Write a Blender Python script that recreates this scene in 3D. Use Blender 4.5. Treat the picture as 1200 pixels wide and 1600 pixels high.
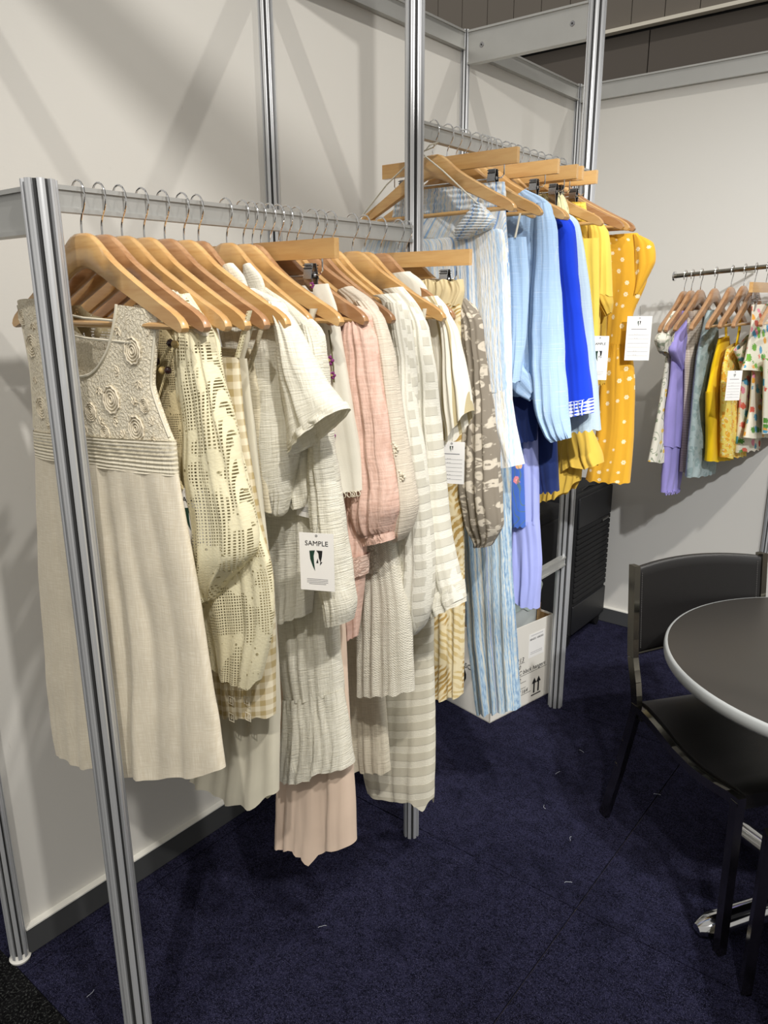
import bpy, bmesh, math, random
from mathutils import Vector, Matrix, noise
for o in list(bpy.data.objects): bpy.data.objects.remove(o)
S = bpy.context.scene
C = S.collection
PI = math.pi
random.seed(7)

# ------------------------------------------------------------------ camera, world, lamps, exposure
CAM = [1.72765, -0.64574, 1.63187, 0.67588, 0.27267, -0.0058, 1190.83306]      # x, y, z, yaw, pitch, roll, focal length in pixels of a 1200 x 1600 frame
cx_, cy_, cz_, yaw, pit, rol, foc = CAM
fwd = Vector((-math.sin(yaw)*math.cos(pit), math.cos(yaw)*math.cos(pit), -math.sin(pit)))
right = Vector((math.cos(yaw), math.sin(yaw), 0)); up = right.cross(fwd)
r2 = right*math.cos(rol) + up*math.sin(rol); u2 = -right*math.sin(rol) + up*math.cos(rol)
cd = bpy.data.cameras.new('camera'); cam = bpy.data.objects.new('camera', cd); C.objects.link(cam)
cam.matrix_world = Matrix(((r2.x, u2.x, -fwd.x, cx_), (r2.y, u2.y, -fwd.y, cy_), (r2.z, u2.z, -fwd.z, cz_), (0, 0, 0, 1)))
cd.sensor_fit = 'VERTICAL'; cd.sensor_height = 36; cd.lens = foc/1600*36; cd.clip_start = .02
S.camera = cam
S.view_settings.view_transform = 'Standard'; S.view_settings.look = 'None'
S.view_settings.exposure = 0.5; S.view_settings.gamma = 1; S.view_settings.use_curve_mapping = False

w = bpy.data.worlds.new('hall'); S.world = w; w.use_nodes = True
w.node_tree.nodes['Background'].inputs[0].default_value = (1.0, .97, .92, 1)
w.node_tree.nodes['Background'].inputs[1].default_value = .36

def lamp(kind, name, loc, target, energy, col, **kw):
    d = bpy.data.lights.new(name, kind); d.energy = energy; d.color = col
    for k, v in kw.items(): setattr(d, k, v)
    o = bpy.data.objects.new(name, d); C.objects.link(o); o.location = loc
    o.rotation_euler = (Vector(target)-Vector(loc)).to_track_quat('-Z', 'Y').to_euler()
    return o
# two high hall floodlights (their crossing beam shadows show on the left wall)
lamp('SUN', 'hall_floodlight', (6, -6, 14), (6-.55, -6+.62, 13), .85, (1, .96, .9), angle=.025)
lamp('SUN', 'hall_floodlight', (6, 8, 14), (6-.55, 8-.62, 13), .7, (1, .96, .9), angle=.025)
# stand spotlights clipped to the fascia above the visitor
lamp('SPOT', 'stand_spotlight', (2.05, -.32, 2.72), (.45, 1.35, 1.0), 92, (1, .965, .92), spot_size=1.75, spot_blend=.8, shadow_soft_size=.035)
lamp('SPOT', 'stand_spotlight', (2.45, .12, 2.72), (1.1, 2.95, .3), 190, (.97, .98, 1.0), spot_size=1.4, spot_blend=.8, shadow_soft_size=.035)

# ------------------------------------------------------------------ node materials
def lin(c):
    return tuple((v/255/12.92 if v/255 <= .04045 else ((v/255+.055)/1.055)**2.4) for v in c) + (1,)
class M:
    def __init__(s, name):
        s.m = bpy.data.materials.new(name); s.m.use_nodes = True; s.t = s.m.node_tree; s.N = s.t.nodes
        s.b = s.N['Principled BSDF']; s.out = s.N['Material Output']
    def put(s, sock, v):
        if hasattr(v, 'is_output') or isinstance(v, bpy.types.NodeSocket): s.t.links.new(v, sock)
        else: sock.default_value = v
    def n(s, typ, ins={}, out=0, **kw):
        d = s.N.new(typ)
        for k, v in kw.items(): setattr(d, k, v)
        for k, v in ins.items(): s.put(d.inputs[k], v)
        return d.outputs[out]
    def ma(s, op, a, b=0.0, c=None):
        i = {0: a, 1: b}
        if c is not None: i[2] = c
        return s.n('ShaderNodeMath', i, operation=op)
    def uv(s): return s.n('ShaderNodeTexCoord', out=2)
    def ob(s): return s.n('ShaderNodeTexCoord', out=3)
    def sc(s, v, x, y, z=1, rot=0): return s.n('ShaderNodeMapping', {0: v, 3: (x, y, z), 2: (0, 0, rot)})
    def noise(s, v, scale, det=2, rough=.5, out=0): return s.n('ShaderNodeTexNoise', {'Vector': v, 'Scale': scale, 'Detail': det, 'Roughness': rough}, out=out)
    def mix(s, f, a, b):
        d = s.N.new('ShaderNodeMix'); d.data_type = 'RGBA'
        s.put(d.inputs[0], f); s.put(d.inputs[6], a); s.put(d.inputs[7], b); return d.outputs[2]
    def ramp(s, f, stops, interp='LINEAR'):
        d = s.N.new('ShaderNodeValToRGB'); r = d.color_ramp; r.interpolation = interp
        while len(r.elements) < len(stops): r.elements.new(.5)
        for e, (p_, c) in zip(r.elements, stops): e.position = p_; e.color = c
        s.put(d.inputs[0], f); return d.outputs[0]
    def step(s, v, lo, hi): return s.n('ShaderNodeMapRange', {0: v, 1: lo, 2: hi, 3: 0.0, 4: 1.0}, interpolation_type='SMOOTHSTEP')
    def sep(s, v, i): return s.n('ShaderNodeSeparateXYZ', {0: v}, out=i)
    def bump(s, h, st=.5, dist=.001, prev=None):
        i = {'Height': h, 'Strength': st, 'Distance': dist}
        if prev is not None: i['Normal'] = prev
        return s.n('ShaderNodeBump', i)
    def fin(s, col, rough=.8, metal=0, nrm=None, alpha=None, trans=0, spec=None, coat=0, sheen=0):
        s.put(s.b.inputs['Base Color'], col); s.put(s.b.inputs['Roughness'], rough); s.put(s.b.inputs['Metallic'], metal)
        if nrm is not None: s.put(s.b.inputs['Normal'], nrm)
        if spec is not None: s.put(s.b.inputs['Specular IOR Level'], spec)
        if coat: s.put(s.b.inputs['Coat Weight'], coat); s.put(s.b.inputs['Coat Roughness'], .12)
        if sheen: s.put(s.b.inputs['Sheen Weight'], sheen)
        sh = s.b.outputs[0]
        if trans:
            i = {'Color': col}
            if nrm is not None: i['Normal'] = nrm
            tr = s.n('ShaderNodeBsdfTranslucent', i); sh = s.n('ShaderNodeMixShader', {0: trans, 1: sh, 2: tr})
        if alpha is not None:
            tp = s.n('ShaderNodeBsdfTransparent'); sh = s.n('ShaderNodeMixShader', {0: alpha, 1: tp, 2: sh})
        s.t.links.new(sh, s.out.inputs[0]); return s.m

def weave(m, uv, amt=1.0):
    a = m.noise(m.sc(uv, 1500, 60), 1, 1); b = m.noise(m.sc(uv, 60, 1500), 1, 1)
    return m.ma('MULTIPLY', m.ma('ADD', a, b), amt)

def fabric(name, kind, c1, c2=None, c3=None, tr=.10, sc=1.0, rough=.9):
    m = M(name); uv = m.uv(); a = lin(c1); b = lin(c2 or c1); c = lin(c3 or c2 or c1); al = None
    wv = weave(m, uv); big = m.noise(uv, 9, 3, .6)
    col = m.mix(m.step(big, .3, .7), a, tuple(v*.93 for v in a[:3])+(1,)); h = wv; st, di = .35, .0006
    if kind == 'plain': pass
    elif kind == 'linen':
        sl = m.noise(m.sc(uv, 500, 25), 1, 2); sl2 = m.noise(m.sc(uv, 30, 600), 1, 2)
        f = m.ma('ADD', sl, sl2); col = m.mix(m.step(f, .85, 1.25), b, a); h = f; st = .5
    elif kind in ('gauze', 'ridged', 'grid'):
        # puckered double gauze: fine threads, long cross wrinkles
        k = 1 if kind != 'ridged' else 1.5
        g1 = m.noise(m.sc(uv, 26, 330, 1, .12 if kind == 'ridged' else .02), 1, 3, .6)
        g2 = m.noise(m.sc(uv, 260, 18), 1, 3, .6)
        gs = m.noise(uv, 14, 2)
        f = m.ma('ADD', m.ma('MULTIPLY', g1, m.ma('ADD', .35, gs)), m.ma('MULTIPLY', g2, m.ma('SUBTRACT', 1.1, gs)))
        if kind == 'grid':
            x = m.ma('SINE', m.ma('MULTIPLY', m.sep(uv, 0), 1100)); y = m.ma('SINE', m.ma('MULTIPLY', m.sep(uv, 1), 1100))
            f = m.ma('ADD', f, m.ma('MULTIPLY', m.ma('MULTIPLY', x, y), .18))
        col = m.mix(m.step(f, .45, .95), b, a); h = f; st = .6*k; di = .004
    elif kind == 'smock':
        y = m.sep(uv, 1); s1 = m.ma('SINE', m.ma('MULTIPLY', y, 900)); x = m.noise(m.sc(uv, 330, 40), 1, 2)
        f = m.ma('ADD', m.ma('MULTIPLY', s1, .3), x); col = m.mix(m.step(f, .1, .6), b, a); h = f; st = .5; di = .002
    elif kind == 'crochet':       # dense flowered lace with shadows in the openings
        vo = m.n('ShaderNodeTexVoronoi', {'Vector': uv, 'Scale': 34*sc}, out=0)
        rings = m.ma('SINE', m.ma('MULTIPLY', vo, 26)); rad = m.n('ShaderNodeTexVoronoi', {'Vector': uv, 'Scale': 150*sc, }, feature='DISTANCE_TO_EDGE')
        f = m.ma('ADD', m.ma('MULTIPLY', rings, .35), m.step(rad, .02, .14)); col = m.mix(m.step(f, .1, .9), b, a); h = f; st = .45; di = .0016
    elif kind == 'lace':          # filet netting: square holes, solid flower areas
        k = 190*sc
        x = m.ma('FRACT', m.ma('MULTIPLY', m.sep(uv, 0), k)); y = m.ma('FRACT', m.ma('MULTIPLY', m.sep(uv, 1), k))
        d = m.ma('MAXIMUM', m.ma('ABSOLUTE', m.ma('SUBTRACT', x, .5)), m.ma('ABSOLUTE', m.ma('SUBTRACT', y, .5)))
        hole = m.ma('SUBTRACT', 1, m.step(d, .20, .30))
        mo = m.noise(m.sc(uv, 1, .8), 17*sc, 2, .5); solid = m.step(mo, .50, .53)
        sm = m.n('ShaderNodeTexVoronoi', {'Vector': uv, 'Scale': 70*sc}, out=0); rim = m.step(sm, .12, .2)
        small = m.ma('MULTIPLY', m.ma('SUBTRACT', 1, rim), m.ma('MULTIPLY', solid, .7))
        hl = m.ma('MAXIMUM', m.ma('MULTIPLY', hole, m.ma('SUBTRACT', 1, solid)), small)
        al = m.ma('SUBTRACT', 1, hl)
        f = m.ma('ADD', m.ma('MULTIPLY', al, .6), m.ma('MULTIPLY', m.noise(uv, 260, 2), .5))
        col = m.mix(m.step(f, .3, 1.0), b, a); h = f; st = .6; di = .002
    elif kind == 'gingham':
        k = 2*PI*42*sc
        x = m.step(m.ma('SINE', m.ma('MULTIPLY', m.sep(uv, 0), k)), -.2, .2); y = m.step(m.ma('SINE', m.ma('MULTIPLY', m.sep(uv, 1), k)), -.2, .2)
        s2 = m.ma('MULTIPLY', m.ma('ADD', x, y), .5); col = m.mix(s2, a, b)
    elif kind == 'stripes':       # irregular multi-colour crinkle stripes
        wob = m.ma('MULTIPLY', m.noise(uv, 9, 1), .004)
        x = m.ma('ADD', m.sep(uv, 0), wob); v1 = m.n('ShaderNodeCombineXYZ', {0: m.ma('MULTIPLY', x, 52*sc)})
        s1 = m.noise(v1, 1, 2, .7); fine = m.noise(m.sc(uv, 420, 45), 1, 2)
        s1 = m.ma('ADD', s1, m.ma('MULTIPLY', m.ma('SUBTRACT', fine, .5), .13))
        cc = [(0, a), (.40, a), (.44, b), (.50, a), (.535, c), (.56, a), (.60, b), (.66, lin((132, 160, 214))), (.70, a)]
        col = m.ramp(s1, cc)
        cr = m.noise(m.sc(uv, 230, 40), 1, 3, .6); h = cr; st = .8; di = .003
    elif kind == 'pin':           # regular thin pairs of stripes
        x = m.ma('SINE', m.ma('MULTIPLY', m.sep(uv, 0), 2*PI*75*sc)); x2 = m.ma('SINE', m.ma('MULTIPLY', m.sep(uv, 0), 2*PI*30*sc))
        col = m.mix(m.step(m.ma('ADD', x2, m.ma('MULTIPLY', x, .4)), .45, .6), a, b)
        h = m.noise(m.sc(uv, 200, 30), 1, 2); st = .4; di = .002
    elif kind == 'check':         # sheer ground, opaque slubby windows
        k = 2*PI*(28 if c3 is None else 23)*sc; wob = m.ma('MULTIPLY', m.noise(uv, 40, 1), .004)
        x = m.step(m.ma('SINE', m.ma('MULTIPLY', m.ma('ADD', m.sep(uv, 0), wob), k)), .0, .25); y = m.step(m.ma('SINE', m.ma('MULTIPLY', m.ma('ADD', m.sep(uv, 1), wob), k)), .0, .25)
        s2 = m.ma('MAXIMUM', x, y) if c3 is None else y
        fz = m.noise(uv, 330, 3, .7); col = m.mix(m.ma('MULTIPLY', s2, m.ma('ADD', .45, fz)), b, a)
        h = m.ma('ADD', m.ma('MULTIPLY', s2, fz), m.ma('MULTIPLY', wv, .3)); st = .6; di = .002
        al = m.ma('MAXIMUM', m.ma('MULTIPLY', s2, 1.0), .90)
    elif kind == 'camo':          # layered brushed flowers
        d = m.n('ShaderNodeMixRGB' if False else 'ShaderNodeVectorMath', {0: uv, 1: m.n('ShaderNodeVectorMath', {0: m.noise(uv, 30*sc, 2, out=1), 3: .02}, operation='SCALE')}, operation='ADD')
        v1 = m.n('ShaderNodeTexVoronoi', {'Vector': d, 'Scale': 36*sc, 'Randomness': 1}, out=0)
        n1 = m.noise(d, 36*sc, 3, .55)
        v2 = m.n('ShaderNodeTexVoronoi', {'Vector': d, 'Scale': 75*sc}, out=0)
        col = m.mix(m.ma('MULTIPLY', m.step(v1, .49, .43), m.step(n1, .40, .44)), a, b); col = m.mix(m.step(v2, .27, .2), col, c); col = m.mix(m.ma('MULTIPLY', m.step(v1, .16, .12), m.step(n1, .43, .47)), col, a)
    elif kind == 'leaf':
        big2 = m.noise(uv, 9, 2); wv2 = m.n('ShaderNodeTexWave', {'Vector': m.sc(uv, 1, 1, 1, .7), 'Scale': 24, 'Distortion': 5, 'Detail': 2, 'Detail Scale': 1.4}, out=1)
        fr = m.ma('MULTIPLY', m.step(wv2, .35, .55), m.step(big2, .47, .52)); col = m.mix(fr, a, b)
        wv3 = m.n('ShaderNodeTexWave', {'Vector': m.sc(uv, 1, 1, 1, -.8), 'Scale': 20, 'Distortion': 5, 'Detail': 2}, out=1); col = m.mix(m.ma('MULTIPLY', m.step(wv3, .5, .65), m.step(big2, .46, .41)), col, c)
    elif kind == 'dots':          # little daisies
        vo = m.N.new('ShaderNodeTexVoronoi'); m.put(vo.inputs['Vector'], uv); vo.inputs['Scale'].default_value = 31*sc; vo.inputs['Randomness'].default_value = .45
        d = vo.outputs[0]; pt = m.n('ShaderNodeVectorMath', {0: m.n('ShaderNodeVectorMath', {0: uv, 3: 31*sc}, operation='SCALE'), 1: m.n('ShaderNodeVectorMath', {0: vo.outputs[2], 3: 31*sc}, operation='SCALE')}, operation='SUBTRACT')
        an = m.ma('ARCTAN2', m.sep(pt, 1), m.sep(pt, 0)); pet = m.ma('MULTIPLY', m.ma('COSINE', m.ma('MULTIPLY', an, 6)), .025)
        col = m.mix(m.step(m.ma('SUBTRACT', d, pet), .23, .20), col, b); col = m.mix(m.step(d, .075, .05), col, c)
    elif kind == 'floral':        # scattered blooms of several colours on a ground
        vo = m.N.new('ShaderNodeTexVoronoi'); m.put(vo.inputs['Vector'], uv); vo.inputs['Scale'].default_value = 22*sc
        rnd = m.sep(vo.outputs[1], 0); wob = m.ma('MULTIPLY', m.noise(uv, 220*sc, 1), .25); d = m.ma('ADD', vo.outputs[0], wob)
        fl = m.mix(m.step(rnd, .48, .52), b, c)
        col = m.mix(m.step(d, .36, .31), col, fl); col = m.mix(m.step(d, .2, .17), col, m.mix(.5, fl, lin((250, 225, 170))))
        ln = m.n('ShaderNodeTexWave', {'Vector': uv, 'Scale': 15*sc, 'Distortion': 14, 'Detail': 1}, out=1)
        col = m.mix(m.ma('MULTIPLY', m.step(ln, .93, .97), .65), col, lin((95, 120, 85)))
    elif kind == 'tropical':
        vo = m.N.new('ShaderNodeTexVoronoi'); m.put(vo.inputs['Vector'], m.sc(uv, 1, 1.25)); vo.inputs['Scale'].default_value = 17*sc
        rnd = m.sep(vo.outputs[1], 0); d = m.ma('ADD', vo.outputs[0], m.ma('MULTIPLY', m.noise(uv, 150, 2), .5))
        pal = m.ramp(rnd, [(0, lin((226, 110, 90))), (.2, lin((120, 180, 70))), (.45, lin((90, 165, 200))), (.62, lin((245, 175, 70))), (.8, lin((90, 150, 60))), (.9, lin((240, 150, 170)))], 'CONSTANT')
        col = m.mix(m.step(d, .68, .60), a, pal)
    elif kind == 'slub':
        s1 = m.noise(m.sc(uv, 330, 12), 1, 2); s2 = m.noise(m.sc(uv, 12, 330), 1, 2)
        f = m.ma('MAXIMUM', m.step(s1, .62, .70), m.step(s2, .62, .70)); col = m.mix(m.ma('MULTIPLY', f, .6), a, b)
        h = m.ma('ADD', s1, s2); st = .5; di = .0015
    elif kind == 'satin':
        h = m.noise(m.sc(uv, 60, 4), 1, 2); st = .2; di = .003
    elif kind == 'crinkle':
        x = m.noise(m.sc(uv, 190, 26), 1, 3, .6); y = m.noise(m.sc(uv, 30, 150), 1, 2); f = m.ma('ADD', x, m.ma('MULTIPLY', y, .6))
        col = m.mix(m.step(f, .55, 1.0), b, a); h = f; st = .8; di = .003
    elif kind == 'emb':           # white lattice stitching on solid colour
        x = m.ma('ABSOLUTE', m.ma('SINE', m.ma('MULTIPLY', m.sep(uv, 0), 130))); y = m.ma('ABSOLUTE', m.ma('SINE', m.ma('MULTIPLY', m.sep(uv, 1), 330)))
        f = m.ma('MAXIMUM', m.step(m.ma('SUBTRACT', x, y), -.05, .1), m.ma('SUBTRACT', 1, m.step(x, .1, .25))); col = m.mix(f, a, b)
    return m.fin(col, rough, nrm=m.bump(h, st, di), alpha=al, trans=tr, spec=.15, sheen=.1)

F = {}
def deffab(): 
    D = {
     'crochet_solid': ('crochet', (242, 233, 210), (222, 211, 184)), 'crochet_beige': ('lace', (206, 192, 152), (150, 134, 98)),
     'crochet_cream': ('crochet', (230, 222, 204), (188, 178, 158)), 'crochet_pink': ('crochet', (232, 206, 190), (200, 168, 152)),
     'smocked_cream': ('smock', (236, 228, 206), (208, 198, 170)), 'linen_cream': ('linen', (242, 233, 212), (230, 219, 195)),
     'lace_yellow': ('lace', (238, 230, 196), (216, 204, 162)), 'ivory_trim': ('plain', (232, 225, 204)),
     'gingham': ('gingham', (236, 226, 198), (188, 168, 120)), 'satin_ivory': ('satin', (228, 222, 200)), 'gauze_beige': ('gauze', (222, 213, 188), (202, 191, 162)),
     'gauze_white': ('gauze', (240, 237, 222), (220, 215, 196)), 'gauze_ridged': ('ridged', (240, 237, 222), (220, 215, 196)), 'gauze_grid': ('grid', (236, 232, 216), (214, 208, 190)),
     'cotton_white': ('plain', (232, 229, 214)), 'cotton_blush': ('gauze', (232, 222, 204), (216, 205, 186)), 'satin_blush': ('satin', (236, 212, 190)),
     'crinkle_pink': ('crinkle', (238, 204, 188), (222, 184, 166)), 'sheer_check': ('check', (238, 235, 221), (222, 218, 202)), 'sheer_band': ('check', (232, 227, 208), (216, 210, 189), (0, 0, 0)),
     'gauze_taupe': ('gauze', (216, 208, 188), (196, 188, 166)), 'stripe_tan': ('pin', (236, 231, 216), (190, 176, 138)), 'satin_gold': ('satin', (222, 204, 160)),
     'leaf_print': ('leaf', (226, 212, 174), (182, 150, 88), (206, 184, 130)), 'floral_taupe': ('camo', (136, 127, 113), (206, 196, 178), (180, 171, 154)),
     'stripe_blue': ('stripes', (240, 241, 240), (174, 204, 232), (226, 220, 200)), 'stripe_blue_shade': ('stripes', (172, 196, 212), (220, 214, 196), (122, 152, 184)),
     'floral_blue': ('floral', (72, 108, 190), (232, 140, 150), (240, 180, 130), ), 'satin_lilac': ('satin', (168, 176, 234)), 'cotton_navy': ('plain', (34, 48, 96)),
     'slub_blue': ('slub', (172, 200, 230), (204, 218, 234)), 'cotton_cobalt': ('plain', (28, 66, 208)), 'cuff_embroidery': ('emb', (34, 70, 200), (225, 230, 245)),
     'slub_grey': ('slub', (186, 204, 214), (206, 218, 222)), 'floral_citrus': ('floral', (240, 228, 180), (240, 200, 60), (225, 190, 150)), 'cotton_lemon': ('plain', (246, 214, 96)),
     'cotton_mustard': ('plain', (222, 184, 78)), 'cotton_ochre': ('plain', (196, 158, 62)), 'dots_mustard': ('dots', (232, 176, 54), (248, 232, 190), (240, 205, 110)),
     'floral_white': ('floral', (236, 232, 216), (240, 200, 90), (150, 160, 130)), 'eyelet_lilac': ('plain', (168, 158, 226)), 'check_beige': ('gingham', (226, 214, 198), (196, 180, 160)),
     'floral_sage': ('camo', (168, 184, 184), (146, 166, 166), (176, 192, 190)), 'cotton_yellow': ('plain', (250, 208, 28)), 'floral_orange': ('camo', (246, 222, 110), (240, 176, 56), (250, 240, 190)),
     'tropical': ('tropical', (240, 234, 214)),
    }
    for k, v in D.items():
        kw = {}
        if k in ('check_beige',): kw['sc'] = 2.2
        if k in ('floral_sage', 'floral_blue'): kw['sc'] = .9
        if k == 'crochet_beige': kw['sc'] = 1.3
        if k in ('satin_ivory', 'satin_blush', 'satin_lilac', 'satin_gold'): kw['rough'] = .6
        if k in ('floral_white',): kw['sc'] = 1.1
        F[k] = fabric(k, *v[:4], **kw)
deffab()

def simple(name, col, rough=.6, metal=0, bump=0, bscale=200, vary=0, vscale=8, coat=0, spec=None, stretch=None):
    m = M(name); o = m.ob(); c = lin(col); n = None
    if stretch: o = m.sc(o, *stretch)
    if vary: c = m.mix(m.ma('MULTIPLY', m.noise(o, vscale, 4, .6), vary), c, tuple(v*.45 for v in lin(col)[:3])+(1,))
    if bump: n = m.bump(m.noise(o, bscale, 3), bump, .0008)
    return m.fin(c, rough, metal, n, coat=coat, spec=spec)

MT = {}
MT['alu'] = simple('satin_aluminium', (214, 216, 218), .36, .55, .12, 120, .3, 30, stretch=(1, 1, .15))
MT['alu_dull'] = simple('dull_aluminium', (188, 188, 184), .42, .6, .1, 90, .2, 14)
MT['groove'] = simple('dark_groove', (38, 38, 38), .7)
MT['chrome'] = simple('chrome', (225, 225, 225), .09, 1)
MT['chair_chrome'] = simple('dark_chrome', (150, 146, 134), .16, 1)
MT['table_chrome'] = simple('polished_steel', (205, 205, 205), .1, 1)
MT['clip'] = simple('clip_steel', (170, 170, 172), .25, 1)
MT['leather'] = simple('black_leatherette', (17, 15, 14), .45, 0, .35, 500, .3, 40)
MT['laminate'] = simple('dark_laminate', (48, 45, 41), .45, 0, .1, 300, .15, 3)
MT['edge'] = simple('grey_edging', (150, 152, 150), .45)
MT['beads_dark'] = simple('dark_wood_bead', (44, 22, 20), .3)
MT['beads_tan'] = simple('tan_wood_bead', (176, 152, 96), .45)
MT['stitch'] = simple('dark_grey_thread', (74, 72, 70), .8)
MT['case'] = simple('black_case_fabric', (6, 6, 8), .85, 0, .6, 900)
MT['case_panel'] = simple('black_case_smooth', (20, 21, 24), .5, 0, .3, 700)
MT['black'] = simple('black_plastic', (14, 14, 14), .5)
MT['card'] = simple('white_card', (238, 236, 232), .6)
MT['ink'] = simple('black_ink', (22, 22, 24), .7)
MT['ink_grey'] = simple('grey_print', (120, 120, 124), .8)
MT['ink_green'] = simple('dark_green_ink', (18, 54, 40), .7)
MT['carton'] = simple('white_carton', (226, 222, 212), .75, 0, .1, 60, .06, 5)
MT['kraft'] = simple('brown_kraft', (140, 112, 72), .85)
MT['bin'] = simple('grey_bin_plastic', (186, 192, 190), .4)
MT['liner'] = simple('grey_green_liner', (176, 190, 184), .3, 0, .3, 30)
MT['purple'] = simple('purple_thread', (126, 50, 110), .8)
MT['olive'] = simple('olive_thread', (96, 92, 60), .8)
MT['coral'] = simple('coral', (215, 100, 80), .8)
MT['white_plastic'] = simple('white_plastic', (220, 218, 210), .4)
MT['lint'] = simple('lint', (190, 195, 205), .9)
MT['base_dark'] = simple('dark_skirting', (66, 67, 68), .55, 0, .1, 80, .1, 6)

def wall_mat():
    m = M('panel_laminate'); o = m.ob(); c = lin((206, 204, 198))
    n1 = m.noise(o, 2.2, 4, .6); n2 = m.noise(m.sc(o, 1, 1, 6), 40, 3, .7)
    scuff = m.step(m.noise(m.sc(o, 3, 3, 1, .4), 7, 6, .75), .66, .74)
    col = m.mix(m.ma('MULTIPLY', n1, .16), c, lin((196, 190, 176))); col = m.mix(m.ma('MULTIPLY', scuff, .16), col, lin((150, 142, 128)))
    return m.fin(col, .55, nrm=m.bump(n2, .06, .002), spec=.35)
MT['wall'] = wall_mat()
def carpet(name, c1, c2, c3, bst, sc=1):
    m = M(name); o = m.ob()
    f1 = m.noise(o, 420*sc, 3, .7); f2 = m.noise(o, 5, 5, .65); f3 = m.noise(o, 130*sc, 4, .75); f4 = m.noise(o, 28*sc, 3, .6)
    col = m.mix(m.step(m.ma('ADD', m.ma('MULTIPLY', f3, .7), m.ma('MULTIPLY', f4, .3)), .40, .62), lin(c1), lin(c2)); col = m.mix(m.ma('MULTIPLY', m.step(f1, .52, .66), .7), col, lin(c3))
    col = m.mix(m.ma('MULTIPLY', m.step(f2, .5, .72), .45), col, lin(tuple(v*.5 for v in c1)))
    return m.fin(col, 1, nrm=m.bump(m.ma('ADD', f1, m.ma('MULTIPLY', f3, .8)), bst, .006), spec=.03)
MT['navy'] = carpet('navy_carpet', (16, 16, 27), (44, 44, 68), (92, 91, 122), .9)
MT['bristle'] = carpet('black_bristle_mat', (12, 12, 13), (24, 24, 25), (80, 82, 80), 1.0, .4)
MT['hall'] = simple('hall_wall_paint', (116, 109, 100), .7, 0, .1, 30, .15, 1)
MT['hall_dark'] = simple('hall_lower_wall', (98, 91, 84), .75, 0, .1, 30, .2, .6)
MT['hall_strip'] = simple('hall_strip_metal', (236, 230, 214), .4)

def wood_mat(name, c1, c2):
    m = M(name); o = m.ob()
    g = m.noise(m.sc(o, 6, 40, 45), 1, 4, .6); g2 = m.noise(m.sc(o, 18, 160, 200), 1, 3)
    r = m.n('ShaderNodeObjectInfo', out=5)
    col = m.mix(m.step(m.ma('ADD', g, m.ma('MULTIPLY', g2, .4)), .5, .95), lin(c1), lin(c2))
    col = m.mix(m.ma('MULTIPLY', r, .4), col, lin(tuple(v*.82 for v in c2)))
    return m.fin(col, .32, nrm=m.bump(g2, .05, .001), coat=.5)
MT['wood'] = wood_mat('varnished_beech', (216, 176, 116), (198, 150, 90))
MT['wood_shaded'] = wood_mat('varnished_beech_shaded', (188, 146, 104), (162, 116, 76))  # darker copy of the hanger wood, shading within the rack put into its colour

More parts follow.
